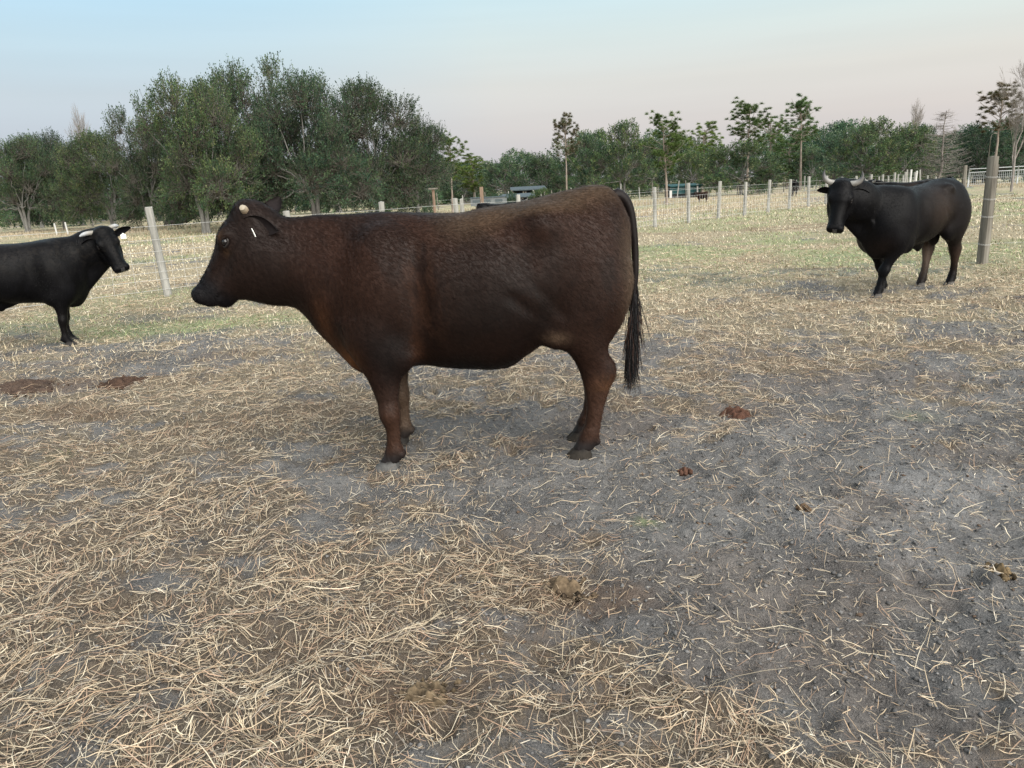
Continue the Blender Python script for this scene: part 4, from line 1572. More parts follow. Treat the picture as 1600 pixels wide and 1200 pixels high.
    cols = c0 * rg.uniform(.5, 1.5, (N, 1)) + np.array([.035, .014, .007]) * (rg.uniform(0, 1, (N, 1)) > .8) * spec.get('switch_red', 1.0)
    obj('tail_switch', strand_mesh('tail_switch', P, R, cols), SWITCH, to)


def uv_sphere(r, nu=16, nv=10):
    V = [(0, 0, r)]
    for j in range(1, nv):
        a = math.pi * j / nv
        for i in range(nu):
            b = 2 * math.pi * i / nu
            V.append((r * math.sin(a) * math.cos(b), r * math.sin(a) * math.sin(b), r * math.cos(a)))
    V.append((0, 0, -r))
    F = []
    for i in range(nu):
        F.append([0, 1 + i, 1 + (i + 1) % nu, 1 + (i + 1) % nu])
    F4 = []
    for j in range(nv - 2):
        for i in range(nu):
            a, b = 1 + j * nu + i, 1 + j * nu + (i + 1) % nu
            F4.append([a, a + nu, b + nu, b])
    last = len(V) - 1
    k = 1 + (nv - 2) * nu
    T = [[0, 1 + i, 1 + (i + 1) % nu] for i in range(nu)] + [[last, k + (i + 1) % nu, k + i] for i in range(nu)]
    return np.array(V), [np.array(F4), np.array(T)]


def fuzz(root, V, F, N, col, n, length, name='coat_hair', seed=3, zmin=.1, lift=.28):
    """short coat hair lying back over the skin"""
    rg = np.random.default_rng(seed)
    f = rg.integers(0, len(F), n)
    w = rg.dirichlet((1, 1, 1), n)
    tri = F[f][:, :3]
    p = (V[tri] * w[:, :, None]).sum(1)
    nn = norm((N[tri] * w[:, :, None]).sum(1))
    cc = (col[tri] * w[:, :, None]).sum(1)
    ok = p[:, 2] > zmin
    p, nn, cc = p[ok], nn[ok], cc[ok]
    n = len(p)
    flow = np.tile(np.array([-.75, 0, -.66]), (n, 1)) + rg.normal(0, .22, (n, 3))
    flow += np.array([.0, 0, .5]) * (nn[:, 2:3] > .75)
    tang = norm(flow - nn * (flow * nn).sum(1, keepdims=True))
    d = norm(tang + nn * rg.uniform(.1, lift * 2, (n, 1)))
    sd = norm(np.cross(d, nn)) * .0014
    L = (length * rg.uniform(.6, 1.35, n))[:, None]
    v = np.stack([p - sd, p + sd, p + d * L], 1).reshape(-1, 3)
    c = np.repeat(cc * rg.uniform(.7, 1.2, (n, 1)), 3, 0)
    me = new_mesh(name, v, np.arange(3 * n).reshape(-1, 3), c, False)
    o = obj(name, me, HAIR, root)
    o['kind'] = 'stuff'
    return o


def lump(P, c, r):
    q = (P - np.array(c)) / np.array(r)
    return np.exp(-(q * q).sum(1))


# ---------------------------------------------------------------- the brown cow in the middle
def brown_cow():
    root = thing('cow', 'dark brown cow standing side-on in the middle of the paddock, stub horn', 'cow', (0, 4.1, 0), math.pi)
    fd = Field((-.75, -.45, 0.0), (1.72, .45, 1.5), .0098)
    torso = [(-.655, 1.06, 1.0, .02), (-.648, 1.16, .93, .075), (-.625, 1.26, .87, .125), (-.60, 1.345, .81, .16), (-.565, 1.392, .76, .19), (-.53, 1.414, .72, .205), (-.464, 1.421, .69, .225), (-.371, 1.406, .675, .25),
             (-.263, 1.388, .665, .28), (-.204, 1.375, .632, .295), (-.131, 1.36, .578, .312), (-.06, 1.349, .537, .325), (.005, 1.343, .505, .335), (.118, 1.331, .486, .345), (.232, 1.313, .492, .345),
             (.378, 1.320, .508, .335), (.464, 1.326, .522, .325), (.563, 1.334, .515, .312), (.66, 1.338, .50, .298), (.74, 1.337, .488, .275), (.80, 1.336, .490, .252), (.843, 1.336, .512, .236), (.906, 1.340, .582, .21), (.968, 1.340, .656, .187),
             (1.02, 1.337, .718, .170), (1.079, 1.333, .808, .155), (1.14, 1.330, .872, .145), (1.198, 1.334, .905, .138), (1.245, 1.345, .934, .13), (1.30, 1.36, .98, .12), (1.34, 1.34, 1.05, .09)]
    fd.loft_x(torso, .02, 2.35, lambda X: (.42 * sstep(.25, .95, X) + .10, .30 * sstep(.2, .8, X) + .06))
    for sd in (-1, 1):
        fd.blob((.64, sd * .19, .93), (.17, .125, .33), .07)                       # shoulder
        fd.blob((.70, sd * .19, .72), (.12, .115, .16), .06)                       # point of shoulder
        fd.blob((.57, sd * .20, .63), (.07, .08, .09), .07)                       # elbow
        fd.blob((-.42, sd * .155, .93), (.215, .135, .33), .08)                    # thigh
        fd.blob((-.19, sd * .20, 1.25), (.09, .06, .06), .12)                     # hook bone
        fd.blob((-.585, sd * .085, 1.20), (.055, .06, .09), .07)                   # pin bone
        fd.blob((-.25, sd * .19, .72), (.10, .07, .11), .07)                       # flank fold
        fd.blob((-.10, sd * .42, 1.12), (.10, .115, .13), .08, cut=True)           # hollow of the flank
        fd.blob((.44, sd * .40, .92), (.05, .10, .30), .07, cut=True)              # behind the shoulder
        fd.loft_z(FRONT_LEG, .045, side=sd)
        fd.loft_z(REAR_LEG, .05, side=sd, dx=.0 if sd > 0 else -.022, dy=0 if sd > 0 else .04)
        fd.blob((.655, sd * .205, .31), (.040, .055, .055), .04)                   # knee
        fd.blob((-.515, sd * .165, .475), (.028, .032, .05), .03)                  # hock
        for q in (-.02, .02):
            fd.blob((.597, sd * .21 + q, .083), (.016, .013, .02), .015)           # dewclaws
            fd.blob((-.446, sd * .165 + q, .085), (.016, .013, .02), .015)
    fd.blob((.08, 0, .525), (.10, .045, .04), .05)
    fd.blob((.03, 0, .493), (.014, .012, .018), .02)
    H = head_frame((1.32, 0, 1.36), (math.cos(math.radians(-55)), 0, math.sin(math.radians(-55))), (0, 1, 0))
    fd.loft_head(H, HEAD, .045)
    build_face(fd, H)
    fd.blob((1.24, 0, 1.10), (.16, .115, .20), .07)
    for sd in (-1, 1):
        fd.cone((-.02, sd * .350, .90), (-.22, sd * .305, .73), .010, .010, .05, cut=True)     # creases of the flank
        fd.cone((-.12, sd * .340, .98), (-.27, sd * .305, .80), .008, .008, .05, cut=True)
        fd.cone((.47, sd * .335, .95), (.50, sd * .295, .66), .010, .008, .06, cut=True)       # behind the shoulder
    V, F, N = fd.skin(2)
    P = V
    hs = np.stack([(P - H[0]) @ H[1], (P - H[0]) @ H[2], (P - H[0]) @ H[3]], 1)
    base = np.array([.0240, .0108, .0070])
    col = np.tile(base, (len(P), 1))

    def mix(c, w):
        nonlocal col
        w = np.clip(w, 0, 1)[:, None]
        col = col * (1 - w) + np.array(c) * w
    mot = fbm(P[:, 0] * 1.0 + P[:, 1], P[:, 2] * .7, .14, 2, 3)
    mix((.0115, .0062, .0048), .6 * sstep(.42, .62, mot))
    mix((.0062, .0042, .0037), .85 * lump(P, (.0, .3, .80), (.55, .6, .26)))          # lower flank darkened: body shading painted into the coat
    mix((.038, .0175, .0105), .6 * lump(P, (.42, .3, .95), (.10, .3, .30)) * sstep(.35, .6, fbm(P[:, 0] * 2, P[:, 2] * .5, .05, 3, 9)))
    mix((.034, .016, .0105), .5 * lump(P, (.85, .2, .95), (.12, .4, .25)) * sstep(.35, .6, fbm(P[:, 0] * 3, P[:, 2] * .4, .05, 3, 19)))
    mix((.0135, .0088, .0076), .8 * sstep(.88, 1.25, P[:, 0]))                      # neck and head darker
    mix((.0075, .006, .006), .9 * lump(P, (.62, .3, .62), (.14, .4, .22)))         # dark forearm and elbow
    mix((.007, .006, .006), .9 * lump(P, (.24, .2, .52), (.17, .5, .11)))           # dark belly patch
    mix((.17, .068, .027), .95 * lump(P, (.855, .06, .585), (.075, .3, .085)))      # rusty brisket
    mix((.085, .036, .017), .7 * lump(P, (.96, .12, .74), (.045, .3, .15)))
    mix((.042, .0185, .0105), .7 * lump(P, (.475, .3, .64), (.035, .3, .12)))         # rusty streak behind the elbow
    mix((.027, .0145, .0105), .8 * lump(P, (-.38, .3, .62), (.14, .4, .12)))          # lower thigh
    mix((.085, .056, .038), .9 * lump(P, (-.24, .2, .675), (.06, .4, .03)))         # flank fold
    mix((.070, .032, .016), .8 * lump(P, (-.17, 0, .60), (.09, .16, .05)))          # under the flank
    mix((.095, .066, .046), .8 * lump(P, (-.62, 0, .98), (.06, .5, .28)) * sstep(.2, .8, -N[:, 0]))  # pale buttock edge
    top = sstep(.45, .9, N[:, 2]) * sstep(.45, .15, P[:, 0]) * sstep(1.0, 1.2, P[:, 2])  # pale hair tips and topline sheen, painted into the coat by upward normal
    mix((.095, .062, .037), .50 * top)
    mix((.010, .008, .008), .95 * sstep(.30, .45, P[:, 0]) * sstep(1.29, 1.33, P[:, 2]) * sstep(.07, .0, np.abs(P[:, 1])) * (P[:, 0] < 1.2))
    leg = sstep(.50, .36, P[:, 2])
    mix((.044, .0225, .015), .85 * leg)
    mix((.014, .0095, .009), .85 * leg * sstep(.30, .46, P[:, 2]) * (P[:, 0] > 0))
    mix((.080, .039, .020), .7 * leg * sstep(-.36, -.50, P[:, 0]) * sstep(.5, .4, np.abs(P[:, 2] - .45) * 6))
    mix((.12, .085, .06), .6 * leg * (P[:, 1] < .0) * (P[:, 0] > 0))
    mix((.011, .010, .0105), .92 * sstep(.14, .07, P[:, 2]))
    mix((.0065, .006, .007), .95 * sstep(.34, .44, hs[:, 0] + .15 * hs[:, 1]) * (P[:, 0] > 1.25) * (P[:, 2] > .85))
    mix((.060, .034, .02), .7 * (lump(hs, (.212, -.016, .1), (.022, .018, .12)) + lump(hs, (.155, .05, .1), (.03, .014, .12))))
    mix((.004, .004, .004), .9 * (lump(hs, (.166, .010, .1), (.022, .017, .06)) + lump(hs, (.166, .010, -.1), (.022, .017, .06))))
    fold = np.clip(sstep(.62, .85, P[:, 0]) * sstep(1.34, 1.2, P[:, 0]) * sstep(.5, .7, P[:, 2]), 0, 1) * .55 * sstep(.25, .6, fbm(P[:, 0], P[:, 2], .22, 3, 12)) \
        + .7 * lump(P, (1.30, .1, 1.02), (.05, .3, .12)) + .3 * leg
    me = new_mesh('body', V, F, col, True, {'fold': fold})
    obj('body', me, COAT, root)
    fuzz(root, V, F, N, col, 170000, .020, lift=.2)
    # tufts along the spine and on the poll
    ears = [(hp(H, .022, -.03, .085), (-.88, .30, -.30), (-.35, .80, -.30), .175, .058),
            (hp(H, .010, -.05, -.085), (-.42, -.62, .66), (.1, .75, .45), .185, .066)]
    hs1 = [hp(H, -.018, -.005, .085), hp(H, -.030, .005, .105), hp(H, -.036, .012, .122)]
    hs2 = [hp(H, -.018, -.005, -.085), hp(H, -.030, .005, -.105), hp(H, -.036, .012, -.122)]
    hc = [(.17, .13, .09), (.30, .24, .17), (.33, .285, .22)]
    spec = dict(dark=(.012, .0095, .0095), ear_in=(.020, .016, .017), ears=ears, horns=[(hs1, (.021, .020, .015), hc), (hs2, (.021, .020, .015), hc)],
                tag=(0, np.array((1.248, .185, 1.272)), (-.25, .35, 0), (.30, .05, .95), .012, .042),
                hooves=[(.682, .21, 0, (.10, .10, .098)), (.682, -.21, -.05, (.028, .026, .024)), (-.352, .165, .05, (.030, .026, .022)), (-.374, -.125, -.05, (.030, .026, .022))],
                tail=[(-.50, .0, 1.365), (-.575, .005, 1.372), (-.627, .01, 1.345), (-.660, .015, 1.276), (-.674, .02, 1.17), (-.680, .025, 1.063), (-.680, .03, .979), (-.670, .03, .843), (-.660, .03, .723), (-.652, .03, .622), (-.645, .03, .53)],
                tail_r=[.038, .032, .022, .016, .010], tail_col=(.010, .0075, .0075), switch_col=(.007, .0065, .0075), switch_n=900)
    dress_cow(root, H, spec, COAT)
    # the small white stud of a second tag below the ear
    s = Soup()
    v, f = uv_sphere(.006, 8, 6)
    for ff in f:
        s.add(v + hp(H, .115, -.10, .112), ff)
    s.build('ear_stud', TAG_M, root, True)
    return root


def build_face(fd, H, wide=1.0):
    R = [H[1], H[2], H[3]]
    Rm = [[R[j][i] for j in range(3)] for i in range(3)]
    for sd in (-1, 1):
        fd.blob(hp(H, .145, .028, wide * sd * .092), (.048, .036, .026), .03, Rm)      # brow
        fd.blob(hp(H, .20, -.155, wide * sd * .062), (.10, .085, .050), .05, Rm)       # cheek
        fd.blob(hp(H, .500, .012, wide * sd * .050), (.035, .040, .030), .03, Rm)      # nostril wing
        fd.blob(hp(H, .465, -.055, wide * sd * .050), (.06, .030, .028), .025, Rm)     # lip
        fd.blob(hp(H, .30, -.03, wide * sd * .112), (.07, .030, .030), .04, Rm, cut=True)
        fd.blob(hp(H, .166, .010, wide * sd * .128), (.026, .019, .024), .012, Rm, cut=True)
        fd.cone(hp(H, .535, -.047, wide * sd * .030), hp(H, .425, -.082, wide * sd * .074), .007, .006, .012, cut=True)   # mouth
        fd.cone(hp(H, .40, .00, wide * sd * .082), hp(H, .22, -.02, wide * sd * .118), .008, .010, .03, cut=True)         # cheek bone
    fd.blob(hp(H, -.012, -.005, 0), (.05, .062, .085), .05, Rm)                  # poll
    fd.blob(hp(H, .452, -.108, 0), (.05, .035, .045), .03, Rm)                 # chin


# ---------------------------------------------------------------- the two black bulls
BULL = [(-.655, 1.02, .98, .02), (-.645, 1.11, .93, .085), (-.62, 1.19, .88, .135), (-.58, 1.255, .80, .170), (-.52, 1.300, .76, .198), (-.44, 1.318, .73, .222), (-.34, 1.318, .715, .242), (-.22, 1.30, .69, .268), (-.10, 1.275, .64, .290),
        (.02, 1.255, .585, .308), (.15, 1.245, .555, .318), (.30, 1.242, .54, .318), (.45, 1.25, .525, .310), (.58, 1.262, .50, .300), (.68, 1.26, .47, .288), (.76, 1.245, .445, .270), (.84, 1.205, .455, .248),
        (.90, 1.14, .51, .220), (.95, 1.06, .59, .18), (.985, .97, .69, .12), (1.0, .90, .76, .06)]


def black_bull(name, label, cat, loc, rz, scale, H, stance, horns, ears, tag_spec, tail, cols, res=.016, hair=0):
    root = thing(name, label, cat, loc, rz, scale=(scale,) * 3)
    o = np.asarray(H[0])
    lo = np.minimum((-.78, -.5, 0), o - .62)
    hi = np.maximum((1.05, .5, 1.45), o + .62)
    lo[2] = 0
    fd = Field(lo, hi, res)
    fd.loft_x(BULL, .02, 2.3, lambda X: (.30 * sstep(.25, .95, X) + .08, .30 * sstep(.2, .8, X) + .06))
    for i, sd in enumerate((1, -1)):
        fd.blob((.64, sd * .19, .88), (.20, .12, .32), .12)
        fd.blob((.72, sd * .19, .68), (.13, .115, .17), .06)
        fd.blob((.57, sd * .20, .60), (.07, .08, .09), .07)
        fd.blob((-.42, sd * .16, .88), (.215, .14, .32), .08)
        fd.blob((-.17, sd * .20, 1.20), (.06, .055, .05), .07)
        fd.cone((-.02, sd * .325, .95), (-.22, sd * .29, .76), .015, .015, .05, cut=True)

        fd.blob((-.25, sd * .19, .70), (.10, .07, .11), .07)
        fd.blob((-.10, sd * .42, 1.05), (.10, .11, .13), .08, cut=True)
        fd.blob((.44, sd * .43, .88), (.06, .10, .28), .14, cut=True)
        fx, fy, rx, ry = stance[i]
        fd.loft_z(FRONT_LEG, .045, fx, fy, sd)
        fd.loft_z(REAR_LEG, .05, rx, ry, sd)
        fd.blob((.655 + fx * .8, sd * .205 + fy * .8, .31), (.040, .055, .055), .04)
        fd.blob((-.515 + rx * .5, sd * .165 + ry * .5, .475), (.028, .032, .05), .03)
        for q in (-.02, .02):
            fd.blob((.597 + fx, sd * .21 + fy + q, .083), (.016, .014, .02), .018)
            fd.blob((-.446 + rx, sd * .165 + ry + q, .085), (.016, .014, .02), .018)
    fd.blob((.06, 0, .55), (.12, .05, .055), .05)
    fd.blob((.03, 0, .505), (.035, .03, .045), .03)
    fd.blob((-.27, 0, .62), (.06, .07, .11), .03)
    nb = hp(H, .03, -.10, 0)
    mid = np.array((.86, 0, .98)) * .5 + nb * .5 + np.array((.03, 0, .02))
    fd.cone((.74, 0, .96), mid, .25, .21, .14, .72)
    fd.cone(mid, nb, .21, .16, .09, .70)
    fd.cone((.80, 0, .60), hp(H, .20, -.22, 0), .12, .075, .09, .6)              # dewlap
    fd.loft_head(H, HEAD, .045, wide=1.12)
    build_face(fd, H, 1.12)
    V, F, N = fd.skin(2)
    P = V
    hs = np.stack([(P - H[0]) @ H[1], (P - H[0]) @ H[2], (P - H[0]) @ H[3]], 1)
    col = np.tile(np.array(cols['base']), (len(P), 1))

    def mix(c, w):
        nonlocal col
        w = np.clip(w, 0, 1)[:, None]
        col = col * (1 - w) + np.array(c) * w
    mot = fbm(P[:, 0] + P[:, 1], P[:, 2] * .7, .14, 4, 8)
    mix(np.array(cols['base']) * .6, .9 * sstep(.4, .6, mot))
    for c, ctr, r, w in cols['zones']:
        mix(c, w * lump(P, ctr, r))
    fold = np.clip(sstep(.75, .95, P[:, 0]) * (hs[:, 0] < .0), 0, 1) * .5
    dust = sstep(.58, .70, fbm(P[:, 0] + P[:, 1] * .7, P[:, 2], .028, 3, 77)) * sstep(.75, 1.15, P[:, 2])
    mix((.060, .050, .040), .28 * dust * cols.get('dust', .3))
    obj('body', new_mesh('body', V, F, col, True, {'fold': fold}), COAT_BLACK, root)
    if hair:
        fuzz(root, V, F, N, col, hair, .018, seed=11)
    hooves = []
    for i, sd in enumerate((1, -1)):
        fx, fy, rx, ry = stance[i]
        hooves += [(.682 + fx, sd * .21 + fy, 0, cols['hoof']), (-.352 + rx, sd * .165 + ry, 0, cols['hoof'])]
    spec = dict(wide=1.12, dark=cols['base'], ear_in=tuple(np.array(cols['base']) * 1.6), ears=ears, horns=horns, tag=tag_spec, hooves=hooves, nose=(.030, .030, .034),
                tail=tail, tail_r=[.05, .04, .026, .018, .012], tail_col=cols['base'], switch_col=cols['switch'], switch_n=240, switch_l=.9)
    dress_cow(root, H, spec, COAT_BLACK)
    return root


def to_local(p, loc, rz, sc):
    q = np.asarray(p, float) - np.asarray(loc, float)
    c, s = math.cos(-rz), math.sin(-rz)
    return np.array([c * q[0] - s * q[1], s * q[0] + c * q[1], q[2]]) / sc


def turn(v, rz):
    c, s = math.cos(-rz), math.sin(-rz)
    return np.array([c * v[0] - s * v[1], s * v[0] + c * v[1], v[2]])


HANG = [(-.52, 0, 1.285), (-.60, 0, 1.275), (-.655, .0, 1.20), (-.685, .0, 1.08), (-.695, 0, .93), (-.69, 0, .78), (-.685, .0, .64), (-.68, .0, .54)]


def horned_bull():
    loc, rz, sc = (4.98, 9.32, 0), math.atan2(-.49, -.87), .985
    poll = sight(1316, 291, 8.78)
    tow = norm(np.array([-poll[0], -poll[1], 0]))
    rgt = np.array([-tow[1], tow[0], 0])
    u = -.10 * rgt + .36 * tow + np.array([0, 0, -.93])
    H = head_frame(to_local(poll, loc, rz, sc), turn(u, rz), turn(rgt, rz))
    up = np.array([0, 0, 1.0])
    fwd = turn(tow, rz)
    horns, ears = [], []
    for sd in (-1, 1):
        lt = H[3] * sd
        b = hp(H, -.03, .0, sd * .085)
        pts = [b, b + lt * .055 + up * .012 + fwd * .01, b + lt * .105 + up * .05 + fwd * .02, b + lt * .118 + up * .10 + fwd * .02, b + lt * .108 + up * .145 + fwd * .01]
        horns.append((pts, (.034, .031, .024, .015, .005), [(.20, .195, .18), (.25, .24, .225), (.15, .145, .14), (.05, .048, .05), (.02, .02, .02)]))
        ears.append((hp(H, .035, -.035, sd * .10), lt * .95 + up * -.12 - fwd * .2, fwd * .8 + up * -.5, .17 if sd < 0 else .20, .052))
    b0 = np.array((.0034, .0034, .0044))
    cols = dict(dust=.0, base=b0, hoof=(.08, .075, .07), switch=(.022, .010, .008),
                zones=[((.024, .016, .012), (.05, .3, 1.0), (.26, .3, .26), .8), ((.013, .009, .008), (-.5, 0, .75), (.2, .5, .3), .7), ((.020, .013, .010), (.86, 0, .62), (.1, .2, .12), .7),
                       ((.11, .080, .062), (-.30, -.14, .38), (.2, .12, .22), .9), ((.040, .026, .020), (-.55, .17, .38), (.15, .1, .18), .8)])
    return black_bull('bull', 'black bull with upturned pointed horns facing the camera beside the thick weathered post', 'bull', loc, rz, sc, H,
                      [(.215, -.12, -.175, -.07), (-.165, .085, .135, .07)], horns, ears, None,
                      [(p[0], p[1] - .02, p[2]) for p in HANG], cols, .0135, 30000)


def tagged_bull():
    rz = math.atan2(.43, .90)
    loc, sc = (-5.42, 8.20, 0), .90
    poll = sight(160, 364, 8.5)
    tow = norm(np.array([-poll[0], -poll[1], 0]))
    rgt = np.array([-tow[1], tow[0], 0])
    u = .27 * rgt + .46 * tow + np.array([0, 0, -.82])
    lat = rgt * .97 - tow * .12 + np.array([0, 0, .10])
    H = head_frame(to_local(poll, loc, rz, sc), turn(u, rz), turn(lat, rz))
    up = np.array([0, 0, 1.0])
    fwd = turn(tow, rz)
    horns, ears = [], []
    rl = turn(rgt, rz)
    for sd in (-1, 1):
        lt = H[3] * sd
        b = hp(H, -.035, -.01, sd * .08)
        img = 1 if (lt @ rl) > 0 else -1
        ln = .75 if img > 0 else 1.0
        pts = [b, b + lt * .06 * ln + up * .012, b + lt * .12 * ln + up * .014, b + lt * .165 * ln + up * .004]
        horns.append((pts, (.029, .027, .023, .010), [(.20, .185, .155), (.25, .24, .22), (.31, .325, .34), (.28, .30, .32)]))
        if img > 0:
            ears.append((hp(H, .035, -.03, sd * .10), lt * .97 + up * .06 - fwd * .1, fwd * .75 - up * .5, .235, .062))
            tip = hp(H, .035, -.03, sd * .10) + norm(lt * .97 + up * .06 - fwd * .1) * .125 + up * -.062 + fwd * .03
            ti = len(ears) - 1
        else:
            ears.append((hp(H, .04, -.04, sd * .10), lt * .95 - up * .10 - fwd * .15, fwd * .7 - up * .6, .16, .050))
    b0 = np.array((.0034, .0034, .0043))
    cols = dict(base=b0, hoof=(.03, .028, .027), switch=(.010, .009, .010),
                zones=[((.009, .008, .0085), (.2, 0, 1.2), (.5, .3, .15), .6), ((.009, .007, .006), (.67, 0, .25), (.1, .4, .15), .6)])
    return black_bull('bull', 'black bull at the picture edge with white ear tag and short white horns', 'bull', loc, rz, sc, H,
                      [(.0, -.01, .03, 0), (.0, .0, -.05, 0)], horns, ears, (ti, tip, rl, up, .062, .062), HANG, cols, .0135, 30000)
# ================================================================ fences, posts, gate, sheds, far animals
WOOD = mottled('weathered_wood', (.17, .167, .155), (.40, .395, .37), 14, .9, .6, .01, (1, 1, .12), .15)
WOOD_DK = mottled('old_grey_wood', (.075, .068, .058), (.24, .225, .195), 11, .92, .8, .015, (1, 1, .10), .12)
WOOD_RED = mottled('red_brown_wood', (.14, .10, .075), (.28, .20, .15), 9, .9, .6, .01, (1, 1, .15), .12)
WHITE = mottled('white_paint', (.45, .45, .44), (.62, .62, .60), 10, .7, .2, .005)
WIRE = mat_new('fence_wire', .5, (.55, .55, .54), .5, .2)[0]
PIPE = mat_new('gate_pipe', .5, (.36, .38, .39), .5, .3)[0]
ROOF = mottled('tin_roof', (.045, .062, .072), (.10, .125, .14), 3, .85, .1, .005, (1, 8, 1), .1)
DARKWALL = mottled('dark_wall', (.035, .04, .045), (.075, .08, .085), 2, .9, .2)
TEAL = mottled('teal_panel', (.010, .050, .055), (.018, .072, .076), 4, .6, .1)
CHAR = mottled('charred_wood', (.012, .011, .011), (.05, .045, .04), 6, .9, .6, .02)
GLASS = mat_new('dark_glass', .12, (.08, .10, .11), .5)[0]
BODYW = mottled('pale_body', (.10, .115, .12), (.17, .185, .19), 3, .5, .05)


def post_mesh(h, r, seed, sides=9, square=.0, jag=.0):
    rg = np.random.default_rng(seed)
    m = 9
    an = np.arange(sides) * 2 * math.pi / sides
    V = []
    for j in range(m):
        t = j / (m - 1)
        k = 1 + .10 * (fbm(np.cos(an) * 1.5 + seed, np.sin(an) * 1.5 + t * 1.5, .8, 3, seed) - .5) * 2
        sq = 1 / np.maximum(np.abs(np.cos(an)), np.abs(np.sin(an)))
        rr = r * k * (1 - square + square * sq * .9) * (1.05 - .10 * t)
        z = -.15 + (h + .15) * t + (jag * (fbm(np.cos(an) * 2, np.sin(an) * 2, .7, 2, seed + 3) - .5) if j == m - 1 else 0)
        V += list(np.stack([rr * np.cos(an), rr * np.sin(an), np.full(sides, z) if np.ndim(z) == 0 else z], 1))
    V.append((0, 0, V[-1][2] + .004))
    F = [[j * sides + i, j * sides + (i + 1) % sides, (j + 1) * sides + (i + 1) % sides, (j + 1) * sides + i] for j in range(m - 1) for i in range(sides)]
    T = [[(m - 1) * sides + i, (m - 1) * sides + (i + 1) % sides, len(V) - 1] for i in range(sides)]
    return new_mesh('post', np.array(V), [np.array(F), np.array(T)], None, False)


def build_fence():
    root = thing('wire_fence', 'long wire fence on pale wooden posts running behind the cow into the distance', 'fence')
    A, D = np.array([-5.50, 13.18]), np.array([1.477, 1.7036])
    tops = []
    meshes = [post_mesh(1.28, .062, 50 + i, 9, .45, .03) for i in range(4)]
    rg = np.random.default_rng(4)
    for i in range(-4, 22):
        if i == -1:
            continue
        b = A + D * i
        lx, ly = rg.normal(0, .018), rg.normal(0, .018)
        if i == 0:
            b = np.array([-5.65, 12.85])
            lx, ly = 0, -.105
        p = obj('post', meshes[i % 4], WOOD, root)
        p.location = (b[0], b[1], 0)
        p.rotation_euler = (lx, ly, rg.uniform(0, 6.28) if i else .6)
        if i == 0:
            p['label'] = 'pale post leaning to the left'
            p.scale = (.98, .98, 1.06)
            p.rotation_euler = (0.02, -.055, 0)
        p.scale = (p.scale[0], p.scale[1], p.scale[2] * rg.uniform(.94, 1.05))
        tops.append(b)
    tops = np.array(tops)
    n = len(tops)
    s = Soup()
    nd = norm(D)
    off = np.array([nd[1], -nd[0]]) * .075
    for z in (.10, .24, .38, .54, .72, .92, 1.12):
        pts = np.concatenate([tops + off, np.full((n, 1), z) + rg.normal(0, .012, (n, 1))], 1)
        s.tube(pts, np.full(n, .0031), 3, False)
    P = []
    for k in range(n - 1):
        for j in range(12):
            q = tops[k] + (tops[k + 1] - tops[k]) * (j + .5) / 12 + off
            P.append([(q[0], q[1], .08), (q[0] + rg.normal(0, .01), q[1], .5), (q[0], q[1], .93)])
    s.add(*tubes(np.array(P, float), np.full((len(P), 3), .0023), 3))
    s.build('wire', WIRE, root)


def corner_post():
    b = sight(1534, 413)
    t = sight(1553, 244, b[1])
    h = t[2]
    lean = math.atan2(t[0] - b[0], h)
    root = thing('corner_post', 'thick weathered fence post leaning right beside the horned bull', 'post', (b[0], b[1], 0))
    o = obj('post', post_mesh(h, .066, 91, 14, .85, .03), WOOD_DK, root)
    o.rotation_euler = (0, lean, .35)
    s = Soup()
    R = np.array(Matrix.Rotation(lean, 3, 'Y'))
    s.box((0, 0, 0), (.045, .03, h * .93), 0)
    v = np.concatenate(s.v) + np.array([.085, .04, h * .46])
    s.v = [v @ R.T]
    s.build('brace_board', WOOD_DK, root)
    w = Soup()
    for z in (.30, .70, .95, 1.26):
        c = R @ np.array([0, 0, z])
        th = np.linspace(0, 2 * math.pi, 17)
        for dz in (-.006, .006):
            ring = np.stack([np.cos(th) * .082, np.sin(th) * .082, np.full(17, dz) + .012 * np.sin(th)], 1) @ R.T + c
            w.tube(ring, np.full(17, .0014), 4, False)
        for e in ((9.0, 1.2), (-3.2, 9.5)):
            tt = np.linspace(0, 1, 8)[:, None]
            end = np.array([e[0], e[1], z])
            w.tube(c * (1 - tt) + end * tt + np.array([0, 0, -.05]) * 4 * tt * (1 - tt), np.full(8, .0014), 3, False)
    w.build('wire', WIRE, root)


